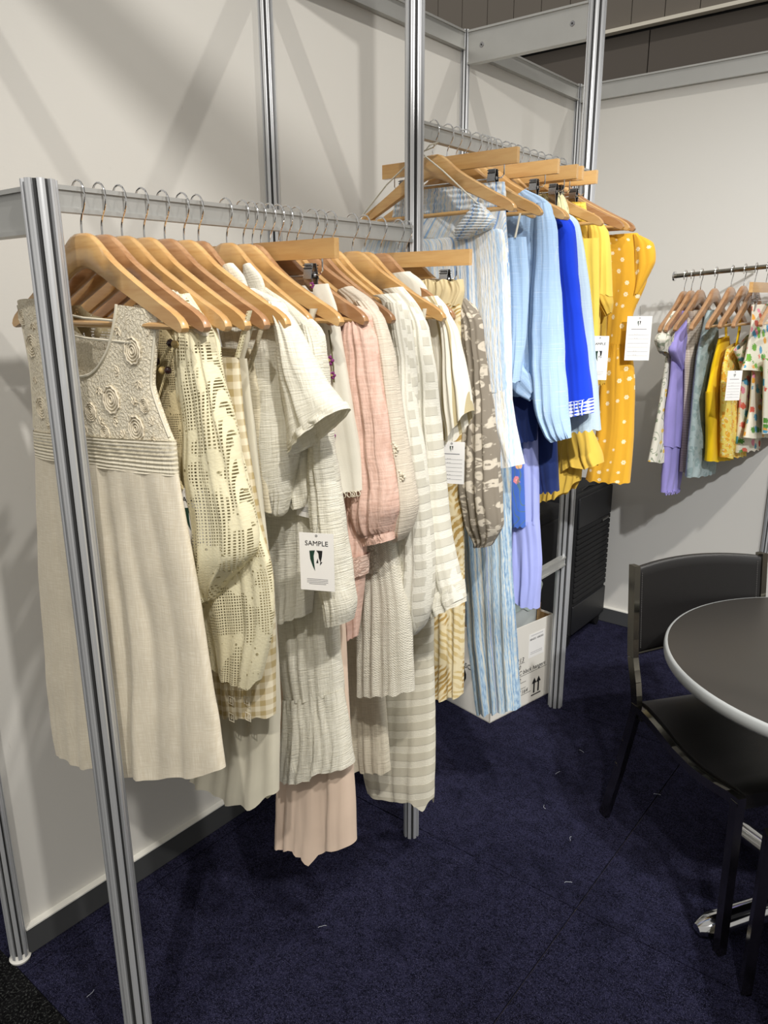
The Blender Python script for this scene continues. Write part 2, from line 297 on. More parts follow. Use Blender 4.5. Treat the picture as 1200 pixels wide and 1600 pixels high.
# ------------------------------------------------------------------ mesh helpers
class B:
    def __init__(s): s.v = []; s.f = []; s.mi = []; s.uv = None
    def box(s, c, d, rz=0, mi=0, R=None):
        i = len(s.v); hx, hy, hz = d[0]/2, d[1]/2, d[2]/2
        R = R or Matrix.Rotation(rz, 3, 'Z')
        for sx, sy, sz in ((-1,-1,-1),(1,-1,-1),(1,1,-1),(-1,1,-1),(-1,-1,1),(1,-1,1),(1,1,1),(-1,1,1)):
            s.v.append(tuple(R @ Vector((sx*hx, sy*hy, sz*hz)) + Vector(c)))
        for f in ((0,3,2,1),(4,5,6,7),(0,1,5,4),(1,2,6,5),(2,3,7,6),(3,0,4,7)): s.f.append([i+k for k in f]); s.mi.append(mi)
        return s
    def beam(s, a, b, w, h, mi=0):
        a, b = Vector(a), Vector(b); d = (b-a); L = d.length; z = d.normalized()
        x = z.cross(Vector((0,0,1)));  x = Vector((1,0,0)) if x.length < 1e-4 else x.normalized(); y = z.cross(x)
        R = Matrix((x, y, z)).transposed(); return s.box((a+b)/2, (w, h, L), mi=mi, R=R)
    def tube(s, pts, r, seg=8, mi=0, cap=True, closed=False):
        pts = [Vector(p) for p in pts]; n = len(pts); rr = r if isinstance(r, (list, tuple)) else [r]*n; i0 = len(s.v)
        prev = None
        for k, p in enumerate(pts):
            t = (pts[(k+1) % n if closed else min(k+1, n-1)] - pts[(k-1) if (closed or k) else 0])
            t = t.normalized() if t.length > 1e-9 else Vector((0,0,1))
            if prev is None: a = t.orthogonal().normalized()
            else:
                a = prev - t*prev.dot(t); a = a.normalized() if a.length > 1e-6 else t.orthogonal().normalized()
            prev = a; b = t.cross(a)
            for j in range(seg):
                an = 2*PI*j/seg; s.v.append(tuple(p + (a*math.cos(an) + b*math.sin(an))*rr[k]))
        for k in range(n if closed else n-1):
            k2 = (k+1) % n
            for j in range(seg):
                j2 = (j+1) % seg; s.f.append([i0+k*seg+j, i0+k*seg+j2, i0+k2*seg+j2, i0+k2*seg+j]); s.mi.append(mi)
        if cap and not closed:
            s.f.append([i0+j for j in range(seg)][::-1]); s.mi.append(mi); s.f.append([i0+(n-1)*seg+j for j in range(seg)]); s.mi.append(mi)
        return s
    def prism(s, poly, z0, z1, mi=0, T=None):
        i = len(s.v); n = len(poly)
        for z in (z0, z1):
            for x, y in poly:
                p = (x, y, z) if T is None else tuple(T @ Vector((x, y, z))); s.v.append(p)
        for j in range(n): s.f.append([i+j, i+(j+1) % n, i+n+(j+1) % n, i+n+j]); s.mi.append(mi)
        s.f.append([i+j for j in range(n)][::-1]); s.mi.append(mi); s.f.append([i+n+j for j in range(n)]); s.mi.append(mi); return s
    def lathe(s, prof, c=(0,0,0), seg=32, mi=0):
        i = len(s.v); n = len(prof)
        for k in range(seg):
            a = 2*PI*k/seg
            for r, z in prof: s.v.append((c[0]+r*math.cos(a), c[1]+r*math.sin(a), c[2]+z))
        for k in range(seg):
            k2 = (k+1) % seg
            for j in range(n-1): s.f.append([i+k*n+j, i+k2*n+j, i+k2*n+j+1, i+k*n+j+1]); s.mi.append(mi)
        return s
    def ball(s, c, r, seg=10, mi=0, sq=1):
        prof = [(max(1e-5, r*math.sin(PI*k/8)), -r*sq*math.cos(PI*k/8)) for k in range(9)]; return s.lathe(prof, c, seg, mi)
    def mesh(s, name, mats, smooth=True, ang=35):
        me = bpy.data.meshes.new(name); me.from_pydata(s.v, [], s.f)
        for m in (mats if isinstance(mats, (list, tuple)) else [mats]): me.materials.append(MT[m] if isinstance(m, str) else m)
        if any(s.mi): me.polygons.foreach_set('material_index', s.mi)
        if s.uv: me.uv_layers.new(name='UVMap').data.foreach_set('uv', s.uv)
        me.update()
        if smooth: me.shade_smooth(); me.set_sharp_from_angle(angle=math.radians(ang)) if ang < 180 else None
        return me
    def obj(s, name, mats, parent=None, smooth=True, ang=35, loc=None):
        return link(name, s.mesh(name, mats, smooth, ang), parent, loc)
def link(name, me, parent=None, loc=None):
    o = bpy.data.objects.new(name, me); C.objects.link(o)
    if parent is not None: o.parent = parent
    if loc is not None: o.location = loc
    return o
def bevel(o, w=.003, seg=2):
    m = o.modifiers.new('bevel', 'BEVEL'); m.width = w; m.segments = seg; m.limit_method = 'ANGLE'; return o
def tag(o, label=None, cat=None, group=None, kind=None):
    for k, v in (('label', label), ('category', cat), ('group', group), ('kind', kind)):
        if v: o[k] = v
    return o
def thing(name, loc=(0,0,0), label=None, cat=None, group=None, rz=0, kind=None):
    o = bpy.data.objects.new(name, None); C.objects.link(o); o.location = loc; o.rotation_euler = (0, 0, rz); o.empty_display_size = .05
    return tag(o, label, cat, group, kind)
def copy_tree(o, parent=None):
    c = o.copy(); C.objects.link(c); c.parent = parent
    for ch in o.children: copy_tree(ch, c)
    return c
_tc = {}
def text_mesh(s, size, mat, align='CENTER', shear=0):
    k = (s, size, mat, align, shear)
    if k in _tc: return _tc[k]
    cu = bpy.data.curves.new('text', 'FONT'); cu.body = s; cu.size = size; cu.align_x = align; cu.align_y = 'CENTER'; cu.extrude = .0002; cu.shear = shear; cu.resolution_u = 3
    o = bpy.data.objects.new('tmp', cu); C.objects.link(o); dg = bpy.context.evaluated_depsgraph_get(); dg.update()
    me = bpy.data.meshes.new_from_object(o.evaluated_get(dg)); me.name = 'lettering'; bpy.data.objects.remove(o); bpy.data.curves.remove(cu)
    me.materials.clear(); me.materials.append(MT[mat]); _tc[k] = me; return me

def resample(rows, v):          # Catmull-Rom through rows, v in row units
    n = len(rows); v = max(-.5, min(n-.5, v)); i = max(0, min(n-2, int(math.floor(v)))); t = v-i
    g = lambda k: rows[max(0, min(n-1, k))]
    if n == 2 or t < 0 or t > 1: return [a+(b-a)*t for a, b in zip(g(i), g(i+1))]
    p0, p1, p2, p3 = g(i-1), g(i), g(i+1), g(i+2)
    return [.5*(2*b + (c-a)*t + (2*a-5*b+4*c-d)*t*t + (3*b-a-3*c+d)*t**3)*.6 + (b+(c-b)*t)*.4 for a, b, c, d in zip(p0, p1, p2, p3)]
def curve1(keys, u):
    if keys[0] == 'U':
        _, depth, half, base = keys; q = (u-.5)/half; return base*(1-(4*u*(1-u))**.4) + (depth*(1-q*q)**.55 if abs(q) < 1 else 0)
    if u <= keys[0][0]: return keys[0][1]
    for (a, x), (b, y) in zip(keys, keys[1:]):
        if u <= b:
            t = (u-a)/(b-a) if b > a else 0; t = t*t*(3-2*t); return x+(y-x)*t
    return keys[-1][1]
def cloth_surf(rows, o, seed):
    t = o.get('t', .02); t = list(t) if isinstance(t, (list, tuple)) else [t]*len(rows)
    while len(t) < len(rows): t.append(t[-1])
    k, a0, a1 = o.get('f', (5, .002, .006)); off = o.get('off', 0); wr = o.get('wr', .003); nR = len(rows)-1
    rb = o.get('rib'); pk = o.get('pk'); rnd = random.Random(seed); ph = [rnd.uniform(0, 6.28) for _ in range(6)]
    def f(u, v, side):          # side -1 front, +1 back
        lx, lz, rx, rz = resample(rows, v); T = resample([(q,) for q in t], v)[0]; vv = max(0, min(1, v/nR))
        e = max(0, 4*u*(1-u)); prof = e**.36
        x = lx+(rx-lx)*u; z = lz+(rz-lz)*u
        A = (a0+(a1-a0)*vv)*.85; q = u+.03*math.sin(5*vv+ph[0])
        w = 1.5*noise.noise(Vector((q*k*1.5+seed*5.3, vv*.8, side*4.1))) + .3*math.sin(2*PI*k*q+ph[1]+side) + .45*noise.noise(Vector((q*k*3.4+seed*2.1, vv*1.4, side*9.7)))
        d = A*w*e**.25
        if pk: g = math.exp(-((v-pk[0])/.55)**2); d += pk[1]*g*math.sin(2*PI*pk[2]*u+ph[4])*e**.2
        if rb: d += rb[1]*math.cos(2*PI*rb[0]*vv)*e**.25
        nz = noise.noise(Vector((x*7+seed*3.1, side*2, z*5))) + .6*noise.noise(Vector((x*16-z*9+seed, side*3, z*12)))
        d += wr*nz*e**.2
        y = side*(T*prof + d) - off
        x += .35*A*math.sin(3*w+vv*4)*e**.5 + wr*.5*noise.noise(Vector((z*14+seed, side, 0)))*(1 if off else .6)
        return Vector((x, y, z))
    return f
def cloth(name, mat, rows, o, seed, parent):
    f = cloth_surf(rows, o, seed); nu = o.get('nu', 40); nv = o.get('nv', 34); nR = len(rows)-1
    v0f = o.get('v0', [(0, 0), (1, 0)]); v0b = o.get('v0b', [(0, 0), (1, 0)] if 'v0' not in o else [(u_, q*.4) for u_, q in o['v0']] if o['v0'][0] != 'U' else ('U', o['v0'][1]*.4, o['v0'][2], o['v0'][3])); v1 = o.get('v1', [(0, nR), (1, nR)])
    b = B(); n2 = 2*nu
    W = sum(abs(r[2]-r[0]) for r in rows)/len(rows); L = 0; Ls = [0]
    for p, q in zip(rows, rows[1:]): L += math.hypot((p[0]+p[2]-q[0]-q[2])/2, (p[1]+p[3]-q[1]-q[3])/2); Ls.append(L)
    uvs = []; rnd = random.Random(seed*13+5); uo = rnd.uniform(0, 3)
    for i in range(nv+1):
        for j in range(n2):
            th = PI*j/nu; u = (1-math.cos(th))/2; side = -1 if j <= nu else 1
            if j == nu or j == 0: side = -1
            a = curve1(v0f if side < 0 else v0b, u); e = curve1(v1, u) + .02*math.sin(9*u*PI+seed) if i == nv else curve1(v1, u)
            v = a+(e-a)*i/nv
            rw_ = resample(rows, v); wl_ = .65*math.hypot(rw_[2]-rw_[0], rw_[3]-rw_[1])+.35*W
            b.v.append(tuple(f(u, v, side))); k = max(0, min(nR-1, int(v))); uvs.append((uo+(u-.5)*wl_*1.06 + (0 if side < 0 else .7), Ls[k]+(Ls[k+1]-Ls[k])*(v-k), wl_))
    flat = []
    for i in range(nv):
        for j in range(n2):
            j2 = (j+1) % n2; q = [i*n2+j, i*n2+j2, (i+1)*n2+j2, (i+1)*n2+j]; b.f.append(q); b.mi.append(0)
            for k, idx in enumerate(q):
                uu, vv, wl_ = uvs[idx]; jj = idx % n2
                if j >= nu and jj == nu: uu += .7
                if j2 == 0 and k in (1, 2): uu += .7
                flat += [uu, -vv]
    b.uv = flat
    return b.obj(name, F[mat], parent, ang=180), f

# ------------------------------------------------------------------ the setting
H = 2.56; YB = 2.955
fl = thing('floor', (0,0,0), kind='structure')
gx = [0, .05, 1.05, 2.05, 3.05, 4.05]; gy = [-.02, 1.04, 2.0, 2.955]
for i in range(5):
    for j in range(3):
        b = B(); g = .002
        b.box(((gx[i]+gx[i+1])/2, (gy[j]+gy[j+1])/2, -.004+random.uniform(-.0006, 0)), (gx[i+1]-gx[i]-2*g, gy[j+1]-gy[j]-2*g, .008))
        b.obj('carpet_tile', 'navy', fl, smooth=False)
B().box((3, 2, -.03), (24, 22, .04)).obj('subfloor', 'hall_dark', fl, smooth=False)
B().box((2, -2.02, -.006), (12, 4.0, .012)).obj('bristle_mat', 'bristle', fl, smooth=False)
B().box((-2.06, 1.5, -.006), (4.05, 3.04, .012)).obj('aisle_carpet', 'navy', fl, smooth=False)

wl = thing('wall_left', (0,0,0), kind='structure')
for y in (0, 1, 2):
    ye = y+1 if y < 2 else YB
    B().box((-.012, (y+ye)/2, (H+.08)/2), (.008, ye-y-.034, H-.08)).obj('panel', 'wall', wl, smooth=False)
wf = thing('wall_far', (0,0,0), kind='structure')
for x in (0, 1.03, 2.03, 3.03):
    xe = 1.03 if x == 0 else x+1
    B().box(((x+xe)/2, YB+.012, (H+.08)/2), (xe-x-.034, .008, H-.08)).obj('panel', 'wall', wf, smooth=False)

def post_poly(w, gw=.009, gd=.006):
    ap = w/2; side = w*math.tan(PI/8); out = []
    for k in range(8):
        a = k*PI/4; n = (math.cos(a), math.sin(a)); t = (-n[1], n[0])
        for (s_, d) in ((-side/2*.82, -.0008), (-side/2*.72, 0), (-gw/2, 0), (-gw/2*.8, -gd), (gw/2*.8, -gd), (gw/2, 0), (side/2*.72, 0), (side/2*.82, -.0008)):
            out.append((n[0]*(ap+d)+t[0]*s_, n[1]*(ap+d)+t[1]*s_))
    return out
def post(name, x, y, z0, z1, w, parent=None, tilt=None):
    b = B(); poly = post_poly(w, w*.17, w*.12)
    T = Matrix.Translation((x, y, 0))
    if tilt: T = T @ Matrix.Shear('XZ' if False else 'XY', 4, tilt)
    i = len(b.v); n = len(poly)
    for z in (z0, z1):
        for px, py in poly: b.v.append((x+px+(tilt[0]*z if tilt else 0), y+py+(tilt[1]*z if tilt else 0), z))
    for j in range(n):
        g = (j % 8) == 3
        b.f.append([j, (j+1) % n, n+(j+1) % n, n+j]); b.mi.append(1 if (j % 8) in (3, ) else 0)
    b.f.append([n+j for j in range(n)]); b.mi.append(1); b.f.append([j for j in range(n)][::-1]); b.mi.append(1)
    return b.obj(name, ['alu', 'groove'], parent, smooth=False)
for k, (x, y) in enumerate(((0, 0), (0, 1.003), (0, 2), (0, YB), (1.03, YB), (2.03, YB), (3.03, YB))):
    tag(post('trim_%d' % (k+1), x, y, .012, H+.012, .042 if k < 2 else .034), kind='structure')
tag(B().lathe([(.0, .0), (.024, .0), (.026, .006), (.021, .012), (.02, .02), (.0, .02)], (0, 0, .0)).obj('trim_8', 'white_plastic'), kind='structure')
# top beams of both walls and the skirtings, one per bay
def rail_beam(name, a, b_, z0, z1, t=.03, parent=None, screws=True):
    a, b_ = Vector((*a, 0)), Vector((*b_, 0)); d = (b_-a).normalized(); nrm = Vector((-d.y, d.x, 0)); bb = B()
    ra = math.atan2(d.y, d.x); mid = (a+b_)/2; L = (b_-a).length
    bb.box((mid.x, mid.y, (z0+z1)/2), (L, t*.6, z1-z0-.008), ra)
    for z in (z0+.0035, z1-.0035): bb.box((mid.x, mid.y, z), (L, t, .007), ra)
    o = bb.obj(name, 'alu_dull', parent, smooth=False)
    if screws:
        for q in (.055, L-.055):
            for s_ in (-1, 1):
                c = a+d*q+nrm*(s_*t*.31)
                sb = B(); sb.tube([(c.x, c.y, (z0+z1)/2), tuple((c+nrm*s_*.0018)+Vector((0, 0, (z0+z1)/2)))], [.009, .0075], 14)
                c2 = c+nrm*s_*.0019; sb.tube([(c2.x, c2.y, (z0+z1)/2), tuple((c2+nrm*s_*.0004)+Vector((0, 0, (z0+z1)/2)))], .0035, 8, mi=1)
                so = sb.obj('screw', ['clip', 'groove'], o if parent is None else None)
                if parent is not None: so.parent = parent
    return o
k = 9
for y in (0, 1, 2):
    tag(rail_beam('trim_%d' % k, (0, y+.02), (0, min(y+1, YB)-.02), H-.058, H+.005, .03, screws=False), kind='structure'); k += 1
for x in (0, 1.03, 2.03, 3.03):
    xe = 1.03 if x == 0 else x+1
    tag(rail_beam('trim_%d' % k, (x+.02, YB), (xe-.02, YB), H-.068, H+.005, .03, screws=False), kind='structure'); k += 1
def skirting(name, a, b_, z=.08):
    bb = B(); a, b_ = Vector(a), Vector(b_); d = b_-a; mid = (a+b_)/2; ra = math.atan2(d.y, d.x)
    bb.box((mid.x, mid.y, z/2), (d.length, .022, z-.006), ra); bb.box((mid.x, mid.y, z-.001), (d.length, .026, .004), ra, 1)
    return tag(bb.obj(name, ['base_dark', 'white_plastic'], smooth=False), kind='structure')
skirting('baseboard_left', (0, .02), (0, YB-.02)); skirting('baseboard_far', (.02, YB), (4, YB))
# fascia beam high over the entrance that carries the spotlights (out of the picture)
tag(rail_beam('trim_%d' % k, (.02, 0), (3.4, 0), H-.06, H+.005, .03, screws=False), kind='structure'); k += 1
# hall wall far behind the stand
hw = thing('wall_hall', (0, 0, 0), kind='structure')
for i in range(30):
    x0 = -9.95+i*.3505+ .35*0
    B().box((x0*1.0+.175+.0, 8.05, 7.17), (.342, .04, 5.64)).obj('cladding_panel', 'hall', hw, smooth=False)
for i in range(12):
    x0 = -10.98+i*1.55
    B().box((x0+.775, 8.06, 2.14), (1.538, .04, 4.3)).obj('lower_panel', 'hall_dark', hw, smooth=False)
B().box((-1, 8.0, 4.335), (22, .1, .034)).obj('cable_rail', 'hall_strip', hw, smooth=False)
B().box((-1, 8.12, 5), (22, .04, 10)).obj('backing', 'groove', hw, smooth=False)

# ------------------------------------------------------------------ the bolted rack frame
X0 = .513
fr = thing('display_frame', (0, 0, 0), 'aluminium extrusion rack frame with grooved posts and two clothes rails bolted to the left wall', 'rack')
post('upright_post', .5183, .0147, 0, 1.812, .052, fr)
post('upright_post', .5086, 1.0023, 0, H+.012, .046, fr)
post('upright_post', .5045, 2.0088, 0, H+.02, .056, fr)
rail_beam('hanging_rail', (X0, .035), (X0, .98), 1.768, 1.808, .020, fr, screws=False)
rail_beam('hanging_rail', (X0, 1.025), (X0, 1.985), 2.012, 2.052, .020, fr, screws=False)
rail_beam('cross_beam', (.02, .012), (.492, .014), 1.733, 1.803, .03, fr, screws=False)
rail_beam('cross_beam', (.02, 1.003), (.487, 1.002), H-.085, H+.006, .03, fr)
rail_beam('cross_beam', (.02, 2.0), (.478, 2.008), H-.105, H+.006, .03, fr)
rail_beam('low_rail', (X0, 1.028), (X0, 1.982), .628, .664, .024, fr, screws=False)

# ------------------------------------------------------------------ hangers
def hook_mesh():
    pts = [(-.0165, 0, -.030), (-.0185, 0, -.018), (-.017, 0, -.006), (-.010, 0, .0035), (0, 0, .007), (.011, 0, .0035), (.0185, 0, -.007), (.0195, 0, -.020), (.014, 0, -.034), (.006, 0, -.045), (.0015, 0, -.055), (0, 0, -.066), (0, 0, -.08)]
    q = [tuple(Vector(resample(pts, i*.5))) for i in range(25)]
    return B().tube(q, .0017, 8).mesh('hook', 'chrome')
HOOK = hook_mesh()
def arms_mesh(mat, back=1, sx=1.0):
    up_ = [(0, -.074), (.018, -.0745), (.036, -.080), (.056, -.094), (.080, -.113), (.115, -.134), (.155, -.155), (.2, -.178), (.238, -.196), (.256, -.208), (.262, -.220)]
    lo = [(0, -.128), (.018, -.131), (.036, -.137), (.056, -.146), (.080, -.157), (.115, -.172), (.155, -.189), (.2, -.208), (.238, -.224), (.254, -.229), (.259, -.226)]
    N = 26; b = B(); sec = []
    st = [(-1+2*i/N) for i in range(N+1)]
    for s in st:
        q = abs(s)**.9*(len(up_)-1); ux, uz = resample(up_, q); lx, lz = resample(lo, q); sg = 1 if s >= 0 else -1
        if 5.6 < q < 6.6 and 0: uz -= .004
        th = .0068; yy = -.003*(abs(s))**2
        ring = []
        for a, c in ((0, -1), (.10, -1), (.10, -1), (.9, -1), (1, -.45), (1, .45), (.9, 1), (.10, 1), (0, .45), (0, -.45)):
            pass
        for a, c in ((.0, -.45), (.08, -1), (.92, -1), (1, -.45), (1, .45), (.92, 1), (.08, 1), (.0, .45)):
            ring.append((sx*sg*(lx+(ux-lx)*a), yy+c*th, lz+(uz-lz)*a))
        sec.append(ring)
    for r in sec: b.v += r
    for i in range(N):
        for j in range(8):
            j2 = (j+1) % 8; b.f.append([i*8+j, i*8+j2, (i+1)*8+j2, (i+1)*8+j]); b.mi.append(0)
    b.f.append(list(range(8))[::-1]); b.mi.append(0); b.f.append([N*8+j for j in range(8)]); b.mi.append(0)
    return b.mesh('arms', mat, ang=50)
ARMS = arms_mesh('wood'); ARMS2 = arms_mesh('wood_shaded'); ARMSN = arms_mesh('wood', sx=.84); ARMSN2 = arms_mesh('wood_shaded', sx=.84)
DOWEL = B().tube([(-.246, -.003, -.218), (.246, -.003, -.218)], .0055, 10).mesh('trouser_bar', 'wood')
PBAR = B().box((0, 0, -.088), (.42, .013, .036)).mesh('bar', 'wood', smooth=False)
PWIRE = B().tube([(-.172, 0, -.10), (-.172, 0, -.128), (-.165, 0, -.135), (.165, 0, -.135), (.172, 0, -.128), (.172, 0, -.10)], .0016, 6).mesh('clip_wire', 'chrome')
def clip_mesh():
    b = B()
    for s in (-1, 1):
        b.box((0, s*.0075, -.128), (.022, .0016, .030), R=Matrix.Rotation(s*.22, 3, 'X'))
        b.box((0, s*.0062, -.157), (.022, .0016, .032), R=Matrix.Rotation(-s*.10, 3, 'X'))
        for kk in range(5): b.box((0, s*(.0098-.0012*abs(kk-0)), -.117-.0055*kk), (.0225, .0012, .0016), mi=1)
    b.tube([(-.011, 0, -.135), (.011, 0, -.135)], .0042, 8); return b.mesh('clip', ['clip', 'groove'])
CLIP = clip_mesh()
def hanger(x, y, z, rz=0, dark=False, label='', group=None, dowel=True, small=False):
    h = thing('coat_hanger', (x, y, z), label, 'hanger', group, rz)
    link('hook', HOOK, h); link('arms', (ARMSN2 if dark else ARMSN) if small else (ARMS2 if dark else ARMS), h)
    if dowel: link('trouser_bar', DOWEL, h)
    return h
def clip_hanger(x, y, z, rz=0, label='', group=None, cx=(-.14, .14)):
    h = thing('clip_hanger', (x, y, z), label, 'hanger', group, rz)
    link('hook', HOOK, h); link('bar', PBAR, h); link('clip_wire', PWIRE, h)
    for c in cx: link('clip', CLIP, h, (c, 0, 0))
    return h
g1 = 'wooden hangers on the near rail'; g2 = 'wooden hangers on the far rail'; g3 = 'wooden hangers on the chrome wall rail'
near = [(.081, 'carrying the sundress, frontmost on the near rail', 0, 0), (.118, 'second on the near rail, carrying the beaded blouse', 1, 0), (.156, 'third on the near rail, carrying the yellow lace top', 0, 0),
        (.2, 'fourth on the near rail, carrying the gingham dress', 0, 0), (.243, 'fifth on the near rail, carrying the ivory slip dress', 1, 0), (.285, 'sixth on the near rail, carrying the beige camisole', 0, 0),
        (.318, 'inside the collared white gauze shirt', 1, 1), (.386, 'inside the long gauze shirt with small collar', 0, 1), (.428, 'whose light tip shows right of the collared shirt', 0, 0),
        (.452, 'first before the front clip hanger', 1, 1), (.50, 'right behind the front clip hanger', 1, 0), (.524, 'inside the crinkled rose blouse', 0, 1), (.576, 'above the textured white skirt, tip showing', 1, 0), (.548, 'inside the ivory blouse with flower dots', 0, 1),
        (.625, 'inside the left window-check blouse', 1, 1), (.652, 'carrying the shaded taupe dress', 0, 1), (.684, 'inside the window-check tunic', 0, 1), (.757, 'pale one with a strap loop, right of the check tunic', 0, 0), (.80, 'inside the tan striped blouse', 0, 1), (.86, 'inside the half hidden white collared top', 1, 1), (.962, 'inside the taupe floral blouse, by the tall post', 0, 1)]
for i, (y, d, dk, sm) in enumerate(near):
    hanger(X0+.001, y, 1.812, random.uniform(-.02, .02), dk, 'curved wooden coat hanger '+d, g1, dowel=not sm, small=sm)
clip_hanger(X0, .475, 1.812, -.02, 'straight wooden clip hanger holding the embroidered top, frontmost of its kind', g1)
clip_hanger(X0, .93, 1.812, .02, 'straight wooden clip hanger holding the leaf print skirt', g1)
far = [(1.075, -.10, 'carrying the puff sleeve dress, cut by the tall post', 0, 0), (1.18, 0, 'with a thin white strap looped on its arm', 0, 0), (1.222, 0, 'hidden behind the striped trousers', 0, 1), (1.275, 0, 'inside the light blue knotted blouse', 0, 1),
       (1.31, 0, 'carrying the blue floral garment', 0, 0), (1.328, 0, 'carrying the lilac dress, tip over the cobalt neckline', 0, 0), (1.385, 0, 'inside the cobalt blouse', 0, 1), (1.435, 0, 'inside the pale grey-blue shirt', 0, 1), (1.548, 0, 'carrying the strappy lemon top', 0, 0), (1.645, 0, 'carrying the lemon short-sleeved shirt', 0, 1),
       (1.70, 0, 'carrying the thin ochre top', 1, 0), (1.745, 0, 'empty, between the ochre top and dotted dress', 0, 0), (1.79, 0, 'carrying the dotted mustard dress', 1, 0)]
for y, r, d, dk, sm in far: hanger(X0, y, 2.056, r, dk, 'curved wooden coat hanger '+d, g2, small=sm, dowel=not sm)
for y, r, d in ((1.138, 0, 'holding the striped trousers'), (1.355, 0, 'holding the navy skirt'), (1.47, .0, 'behind the cobalt blouse, nothing clipped in sight'), (1.505, 0, 'holding the citrus floral skirt'), (1.60, 0, 'holding the mustard ruffled skirt, rightmost of the far rail')):
    clip_hanger(X0, y, 2.056, r, 'straight wooden clip hanger '+d, g2)

# wall rail
wr = thing('wall_rail', (.63, 2.62, 1.72), 'slim chrome clothes rail with flanged end on the far wall', 'rail')
B().tube([(0, 0, -.006), (1.3, 0, .098)], .0085, 14).obj('tube', 'chair_chrome', wr)
B().tube([(-.005, 0, -.006), (.002, 0, -.006)], [.019, .019], 18).obj('end_flange', 'chrome', wr)
for q in (.22, 1.15): B().tube([(q, 0, -.006+.08*q), (q, .32, -.006+.08*q)], .005, 8).obj('bracket', 'chair_chrome', wr)
WX = [(.672, 'the ruffled floral dress'), (.7, 'the lilac eyelet dress'), (.735, 'the beige check dress'), (.79, 'the grey-green dress'), (.85, 'the plain yellow dress'), (.896, 'the orange floral dress'), (.935, 'the tropical dress behind the card')]
for i, (x, d) in enumerate(WX):
    hanger(x, 2.62, 1.726+.08*(x-.63), PI/2+random.uniform(-.03, .03), True, 'dark wooden hanger on the chrome wall rail carrying '+d, g3, dowel=i > 3)
clip_hanger(.975, 2.62, 1.753, PI/2, 'straight clip hanger at the picture edge holding the tropical two-piece', g3)
hanger(1.03, 2.62, 1.757, PI/2, True, 'dark wooden hanger beyond the two-piece at the right picture edge', g3)

